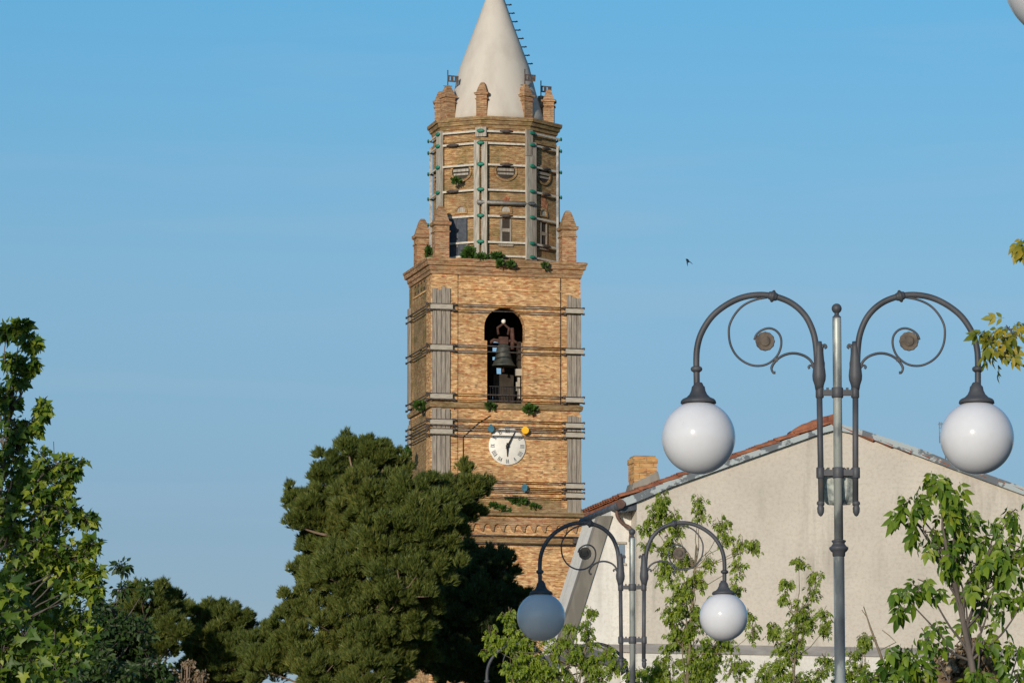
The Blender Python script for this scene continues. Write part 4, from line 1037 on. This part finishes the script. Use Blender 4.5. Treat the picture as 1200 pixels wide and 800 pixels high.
# TV antenna on the far roof slope
apx = hp(1108, 530, 2.0)
Ha = HB.matrix_basis @ Vector((apx[0], 2.0, apx[1]-.3))
AN = empty('tv_antenna', Ha, GH, label='thin TV antenna rising behind the right globe of the large lamp', cat='antenna')
q = MB(); q.tube([(0, 0, 0), (0, 0, 1.0)], .015, 6); q.build('mast', M['steelgrey'], AN)
q = MB(); q.tube([(-.16, 0, .9), (.2, 0, .9)], .01, 5)
q.tube([(-.13, 0, .5), (-.13, 0, .95)], .008, 5); q.tube([(-.09, 0, .5), (-.09, 0, .95)], .008, 5)
for k in range(5): q.tube([(-.14, 0, .52+.1*k), (-.03, 0, .52+.1*k)], .007, 5)
q.build('elements', M['steelgrey'], AN)

# small dark-roofed shed
SY = 90.0; s0 = P(632, 800, SY); s0.z = 0
SH = empty('shed', s0, R(4), label='small white walled shed with a dark roof low behind the young leaves', cat='shed')
u_ = mpp(SY, 770); zpk = P(678, 757, SY).z; zel = P(634, 772, SY).z; W_ = 96*u_
q = MB(); q.plate([(0, 0), (W_, 0), (W_, zel-.18), (W_/2, zpk-.18), (0, zel-.18)], [], 0, 2.4); q.build('wall', M['plaster_w'], SH)
q = MB(); q.plate([(-.08, zel-.24), (W_/2, zpk-.16), (W_/2, zpk), (-.08, zel)], [], -.25, 2.6); q.plate([(W_/2+.002, zpk-.16), (W_+.08, zel-.24), (W_+.08, zel), (W_/2+.002, zpk)], [], -.25, 2.6); q.build('roof', M['darkroof'], SH)
MB().b(W_*.62, W_*.85, -.05, -.003, .1, 2.0).build('door', M['darkroof'], SH)

# ------------------------------------------------------------------ trees
LOB, OVA, TRE = lobed(), ovate(), trefoil()
# left plane tree
broadleaf('plane_tree', 'leafy plane tree with lobed leaves filling the left edge of the view', 'tree', -30, 36.0,
  [(-5, 700, 60), (40, 720, 52, 1.2), (75, 660, 36), (45, 640, 44), (10, 610, 45), (-10, 550, 45), (40, 570, 34), (75, 600, 26), (60, 545, 26), (85, 552, 16), (20, 520, 26), (8, 470, 15), (16, 425, 9), (36, 402, 6), (10, 388, 9), (34, 428, 6), (22, 445, 6), (26, 384, 4), (40, 500, 10), (50, 480, 5), (96, 655, 18), (112, 672, 8), (88, 690, 16), (60, 780, 60), (0, 790, 70, -1.5), (108, 640, 8), (-5, 470, 28), (22, 505, 20), (50, 690, 50, .6), (90, 740, 34, .8), (20, 650, 46, .8), (55, 610, 34, .5), (30, 560, 30, .6), (70, 570, 20), (100, 610, 10), (110, 690, 10)],
  LOB, 'leaf_plane', .068, 310, trunk_r=.08, twigs=26)
broadleaf('plane_tree', 'large bright-leaved low bough of a nearer plane tree in the bottom left corner', 'tree', -90, 27.0,
  [(-5, 790, 42), (28, 745, 18), (35, 780, 18), (10, 760, 28), (5, 700, 14), (-15, 740, 30)], LOB, 'leaf_plane', .078, 220, trunk_r=.12, twigs=16)
# off-frame plane tree of the same row, whose shade falls on the lamp globe and the left trees
broadleaf('plane_tree', 'plane tree outside the left edge that shades the lower lamp globe', 'tree', -520, 30.0,
  [(-470, -225, 200), (-570, -330, 190, .5), (-430, -380, 150, .3), (-640, -150, 170, -.3)], LOB, 'leaf_plane', .14, 60, trunk_r=.2, twigs=14)
broadleaf('broadleaf_tree', 'dark leafy tree with two thin upright shoots left of the small pines', 'tree', 100, 60.0,
  [(100, 760, 46), (150, 775, 42, .5), (70, 780, 46), (125, 730, 32), (90, 725, 30), (165, 740, 22), (60, 740, 34), (143, 690, 10), (143, 665, 7), (172, 690, 5), (180, 790, 34), (120, 800, 40, -1), (90, 790, 50), (30, 780, 50), (150, 800, 40), (140, 750, 34, .5), (110, 700, 12)],
  OVA, 'leaf_shade', .085, 420, trunk_r=.12, twigs=26)
# small pines
pine('pine_tree', 'rounded low pine at the left, behind the dark leafy tree', 185, 118.0,
  [(160, 745, 34), (135, 760, 30), (170, 722, 34), (195, 715, 26, 1), (205, 740, 22, -.5), (140, 735, 24), (178, 762, 26), (150, 780, 32), (188, 692, 9), (196, 765, 18)], 5600, .17)
pine('pine_tree', 'rounded low pine nestled left of the tall pine', 240, 121.0,
  [(290, 800, 28), (255, 802, 34), (225, 805, 24, 1), (250, 745, 30, .4), (240, 790, 30), (290, 775, 24), (285, 750, 18, .4), (245, 728, 28), (268, 735, 26, -.5), (255, 760, 28, -1), (280, 755, 20), (225, 750, 16, 1), (230, 775, 22), (268, 785, 28, -1), (286, 728, 12), (215, 715, 12, 3)], 5600, .17)
# tall pine
pine('pine_tree', 'tall dense green pine in front of the bell tower', 489, 112.0,
  [(405, 548, 34, .5), (440, 540, 26), (380, 560, 18), (465, 552, 20, .3), (350, 590, 20, .5), (345, 615, 13), (375, 610, 32, .2), (372, 655, 26, 1.0),
   (430, 590, 40, -.6), (480, 585, 34, -.8), (515, 590, 30, -.3), (548, 578, 22, .4), (552, 603, 18, .6), (500, 625, 42, -1.4), (450, 640, 44, -1.6), (525, 632, 26, -.8),
   (410, 680, 40, -1.0), (470, 690, 44, -2.0), (510, 668, 34, -1.5), (365, 700, 26, 1.0), (332, 735, 24, 0), (314, 745, 13, .3), (350, 765, 36, -.4), (400, 740, 40, -.6), (440, 755, 40, -1.2), (310, 785, 30, -.5),
   (370, 795, 36, -1), (470, 745, 30, -1.2), (430, 800, 36, -1.6), (362, 640, 20, .6), (395, 635, 36, .2), (385, 680, 34, 0), (356, 672, 16, 1), (430, 560, 34, .6), (420, 625, 36, 0), (300, 765, 24, .2), (335, 775, 34, 0), (400, 775, 36, 0), (460, 790, 34, -.8), (350, 720, 26, .2), (440, 715, 40, -.8), (488, 725, 32, -1.2), (490, 770, 26, .6), (465, 770, 30, -.6), (385, 575, 20), (430, 528, 16), (455, 533, 10), (408, 527, 12), (545, 552, 10, .5), (568, 570, 10, .5)], 5600, .17, trunk_r=.30)
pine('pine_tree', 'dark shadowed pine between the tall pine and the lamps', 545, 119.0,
  [(575, 670, 26), (590, 700, 24), (550, 700, 40, .5), (525, 740, 40), (570, 745, 42), (600, 745, 20, .5), (535, 785, 40), (585, 790, 36), (540, 660, 24, 1), (500, 700, 40, 1), (505, 770, 34, .5), (500, 650, 34, 3), (605, 720, 12, 0), (560, 720, 44, -.3), (590, 670, 22, .6), (560, 770, 44, 0), (520, 760, 40, .2), (600, 770, 28, 0), (540, 690, 36, .8), (612, 700, 10)], 5600, .17, mat='needle_shade', trunk_r=.3)
# young trees before the gable
G2 = 'young street trees before the gable'
broadleaf('young_tree', 'bright young tree climbing behind the curved arm beside the white gable corner', 'tree', 800, 62.0,
  [(775, 592, 13), (770, 605, 16), (790, 612, 13), (756, 615, 8), (820, 588, 8), (822, 603, 8), (846, 617, 11), (850, 632, 9), (868, 640, 9), (884, 640, 7), (785, 640, 15), (780, 670, 14), (800, 662, 14), (815, 680, 12), (800, 700, 20), (788, 725, 18), (822, 720, 18), (850, 750, 16), (800, 750, 28), (835, 775, 26), (785, 785, 28), (865, 665, 8), (862, 690, 10), (874, 725, 10), (882, 740, 8), (760, 795, 20), (820, 800, 28), (862, 780, 16), (758, 640, 7), (830, 660, 8)],
  TRE, 'leaf_young', .08, 408, 'bark_pale', .07, G2, 1.3, 13, elong=1.5)
broadleaf('young_tree', 'slim young tree with sparse leaves just left of the large lamp post', 'tree', 925, 61.0,
  [(936, 658, 6), (922, 683, 5), (955, 676, 8), (952, 695, 9), (938, 715, 14), (935, 740, 16), (925, 760, 18), (945, 730, 12), (965, 720, 8), (968, 735, 10), (915, 785, 18), (905, 745, 7), (935, 795, 18), (968, 775, 10), (962, 790, 12), (895, 790, 12), (908, 735, 4), (918, 700, 4), (900, 800, 12)],
  TRE, 'leaf_young', .08, 340, 'bark_pale', .05, G2, 1.3, 13, elong=1.5)
broadleaf('young_tree', 'small leafy sapling between the large lamp post and the bare twig', 'tree', 1000, 61.5,
  [(1014, 752, 8), (1002, 770, 10), (995, 790, 13), (1012, 785, 10), (985, 800, 12), (1014, 746, 5)], TRE, 'leaf_young', .08, 340, 'bark_pale', .04, G2, 1.3, 13, elong=1.5)
broadleaf('young_tree', 'bright green young tree half hiding the smallest lamp', 'tree', 655, 59.6,
  [(578, 745, 10), (574, 757, 10), (595, 722, 8), (600, 738, 10), (598, 758, 13), (615, 748, 10), (618, 775, 20), (600, 790, 16), (640, 785, 18), (625, 800, 20), (660, 750, 9), (668, 735, 6), (686, 735, 10), (690, 748, 9), (672, 765, 14), (690, 775, 16), (660, 790, 18), (700, 795, 16), (713, 765, 8), (716, 785, 10), (640, 745, 5), (650, 762, 6), (693, 716, 4), (740, 790, 10), (725, 775, 6)],
  TRE, 'leaf_young', .08, 400, 'bark_pale', .06, G2, 1.3, 13, elong=1.5)
# bare twig
btw = empty('bare_sapling', P(1045, 800, 61)*1.0); btw.location.z = 0; o_ = btw.location
q = MB(); tg = [P(1045, 1100, 61), P(1044, 900, 61), P(1040, 790, 61), P(1030, 762, 61), P(1020, 735, 61), P(1012, 710, 61)]
q.tube([p-o_ for p in tg], [.03, .028, .022, .016, .012, .006], 6); q.build('stem', M['bark_pale'], btw)
q = MB(); q.tube([p-o_ for p in (P(1030, 762, 61), P(1050, 752, 61.1), P(1042, 744, 61.1), P(1034, 738, 61.1))], .006, 5); q.build('twig', M['bark_pale'], btw); q = MB(); q.tube([p-o_ for p in (P(1016, 723, 61), P(1010, 714, 61))], .005, 5); q.build('twig', M['bark_pale'], btw); q = MB(); q.tube([p-o_ for p in (P(1040, 775, 61), P(1056, 762, 61.1))], .006, 5); q.build('twig', M['bark_pale'], btw)
tag(btw, 'leafless pale sapling leaning left in front of the gable', 'bare tree')
# near right tree
broadleaf('ash_leaved_tree', 'nearest broad-leaved tree with drooping leaflets at the bottom right', 'tree', 1172, 25.0,
  [(1092, 565, 12), (1058, 590, 9), (1112, 570, 9), (1105, 598, 11), (1128, 600, 8), (1040, 790, 14), (1082, 620, 13), (1100, 635, 18), (1135, 622, 18), (1165, 625, 18), (1185, 600, 22), (1200, 640, 26), (1150, 660, 22), (1110, 665, 18), (1085, 685, 15), (1062, 700, 9), (1130, 690, 24), (1165, 690, 24), (1085, 745, 20), (1050, 780, 26), (1020, 798, 12), (1062, 765, 12), (1040, 772, 10), (1075, 800, 20), (1082, 785, 14), (1150, 735, 12), (1140, 790, 12), (1195, 760, 14), (1192, 795, 14), (1200, 700, 14), (1185, 650, 14), (1120, 650, 12), (1175, 655, 12), (1075, 590, 7)],
  TRE, 'leaf_compound', .115, 26, 'bark', .06, None, 1.8, 4)
# dry tangle round the trunk
dt = P(1130, 775, 26.2); DT = empty('dry_shrub', (dt.x, dt.y, 0), label='tangle of dry brown foliage behind the bottom right leaves', cat='dry shrub')
bwz = [(P(1110, 785, 26.2), 26), (P(1140, 765, 26.2), 22), (P(1095, 800, 26.2), 24), (P(1150, 790, 26.3), 26), (P(1120, 810, 26.2), 30), (P(1125, 830, 26.2), 36)]
pos = np.concatenate([np.array(c-DT.location)+unit(500)*rng.uniform(.3, 1, size=(500, 1))*r_*mpp(26, 780) for c, r_ in bwz]); n = len(pos)
leafmesh('dry_foliage', *ovate(.3), pos, unit(n)+np.array([0, 0, -.5]), unit(n)+np.array([0, -.6, .3]), rng.uniform(.03, .06, size=n), M['dry'], DT)
q = MB()
for k in range(26):
    c, r_ = bwz[k % 6]; e = c-DT.location+Vector(unit(1)[0])*r_*mpp(26, 780); q.tube([Vector((random.uniform(-.1, .1), random.uniform(-.1, .1), 0)), Vector((e.x*.5, e.y*.5, e.z*.7)), e], [.012, .008, .004], 5, caps=False)
q.build('stems', M['bark_pale'], DT)
# dry brown undergrowth by the small pines
dt = P(212, 785, 114); D2 = empty('dry_shrub', (dt.x, dt.y, 0), label='brown dead branches low between the small pines', cat='dry shrub')
bwz = [(P(205, 792, 114), 8), (P(222, 779, 114), 8), (P(235, 792, 114), 9), (P(218, 802, 114), 12)]
pos = np.concatenate([np.array(c-D2.location)+unit(220)*rng.uniform(.2, 1, size=(220, 1))*r_*mpp(114, 780) for c, r_ in bwz]); n = len(pos)
leafmesh('dry_foliage', *ovate(.3), pos, unit(n)+np.array([0, 0, -.4]), unit(n)+np.array([0, -.6, .3]), rng.uniform(.05, .12, size=n), M['dry'], D2)
q = MB()
for k in range(22):
    c, r_ = bwz[k % 4]; e = c-D2.location+Vector(unit(1)[0])*r_*mpp(114, 780)*1.2; q.tube([Vector((random.uniform(-.3, .3), 0, 0)), Vector((e.x*.4, e.y*.5, e.z*.7)), e], [.05, .035, .012], 5, caps=False)
q.build('stems', M['pinebark'], D2)
# yellowing branch tips of a taller tree outside the right edge
broadleaf('ash_leaved_tree', 'yellowing twigs entering high at the right edge above the large lamp', 'tree', 1300, 24.0,
  [(1160, 398, 7), (1170, 415, 6), (1182, 386, 6), (1207, 282, 7), (1212, 298, 8), (1300, 350, 60), (1350, 250, 80), (1290, 300, 28)], TRE, 'leaf_yellow', .09, 14, 'bark', .10, None, 1.0, 5)

# ------------------------------------------------------------------ bird
bp = P(805.5, 306, 60); BD = empty('flying_bird', bp, label='small dark swift flying in the open sky right of the tower', cat='bird')
kx = mpp(60, 306)*1.25
q = MB(); q.tube([(-1.4*kx, -.04, 1.6*kx), (0, 0, .9*kx), (.8*kx, .03, .2*kx), (1.6*kx, .06, -.4*kx)], [.004, .017, .013, .004], 8)
def wing(p0, p1, p2, w_):
    a = [Vector(p) for p in (p0, p1, p2)]
    q.loft([[a[0]+Vector((w_*kx*.9, 0, 0)), a[0]+Vector((0, .01, 0)), a[0]-Vector((w_*kx*.9, 0, 0)), a[0]-Vector((0, .01, 0))], [a[1]+Vector((w_*kx*.6, 0, 0)), a[1]+Vector((0, .006, 0)), a[1]-Vector((w_*kx*.6, 0, 0)), a[1]-Vector((0, .006, 0))], [a[2]+Vector((w_*kx*.1, 0, 0)), a[2]+Vector((0, .002, 0)), a[2]-Vector((w_*kx*.1, 0, 0)), a[2]-Vector((0, .002, 0))]])
wing((0, 0, 1.4*kx), (-.2*kx, -.03, -2*kx), (.1*kx, -.05, -5.4*kx), 1)
wing((.2*kx, 0, .9*kx), (3*kx, .03, -.8*kx), (5.4*kx, .05, -2.6*kx), .9)
q.build('body', M['bird'], BD)
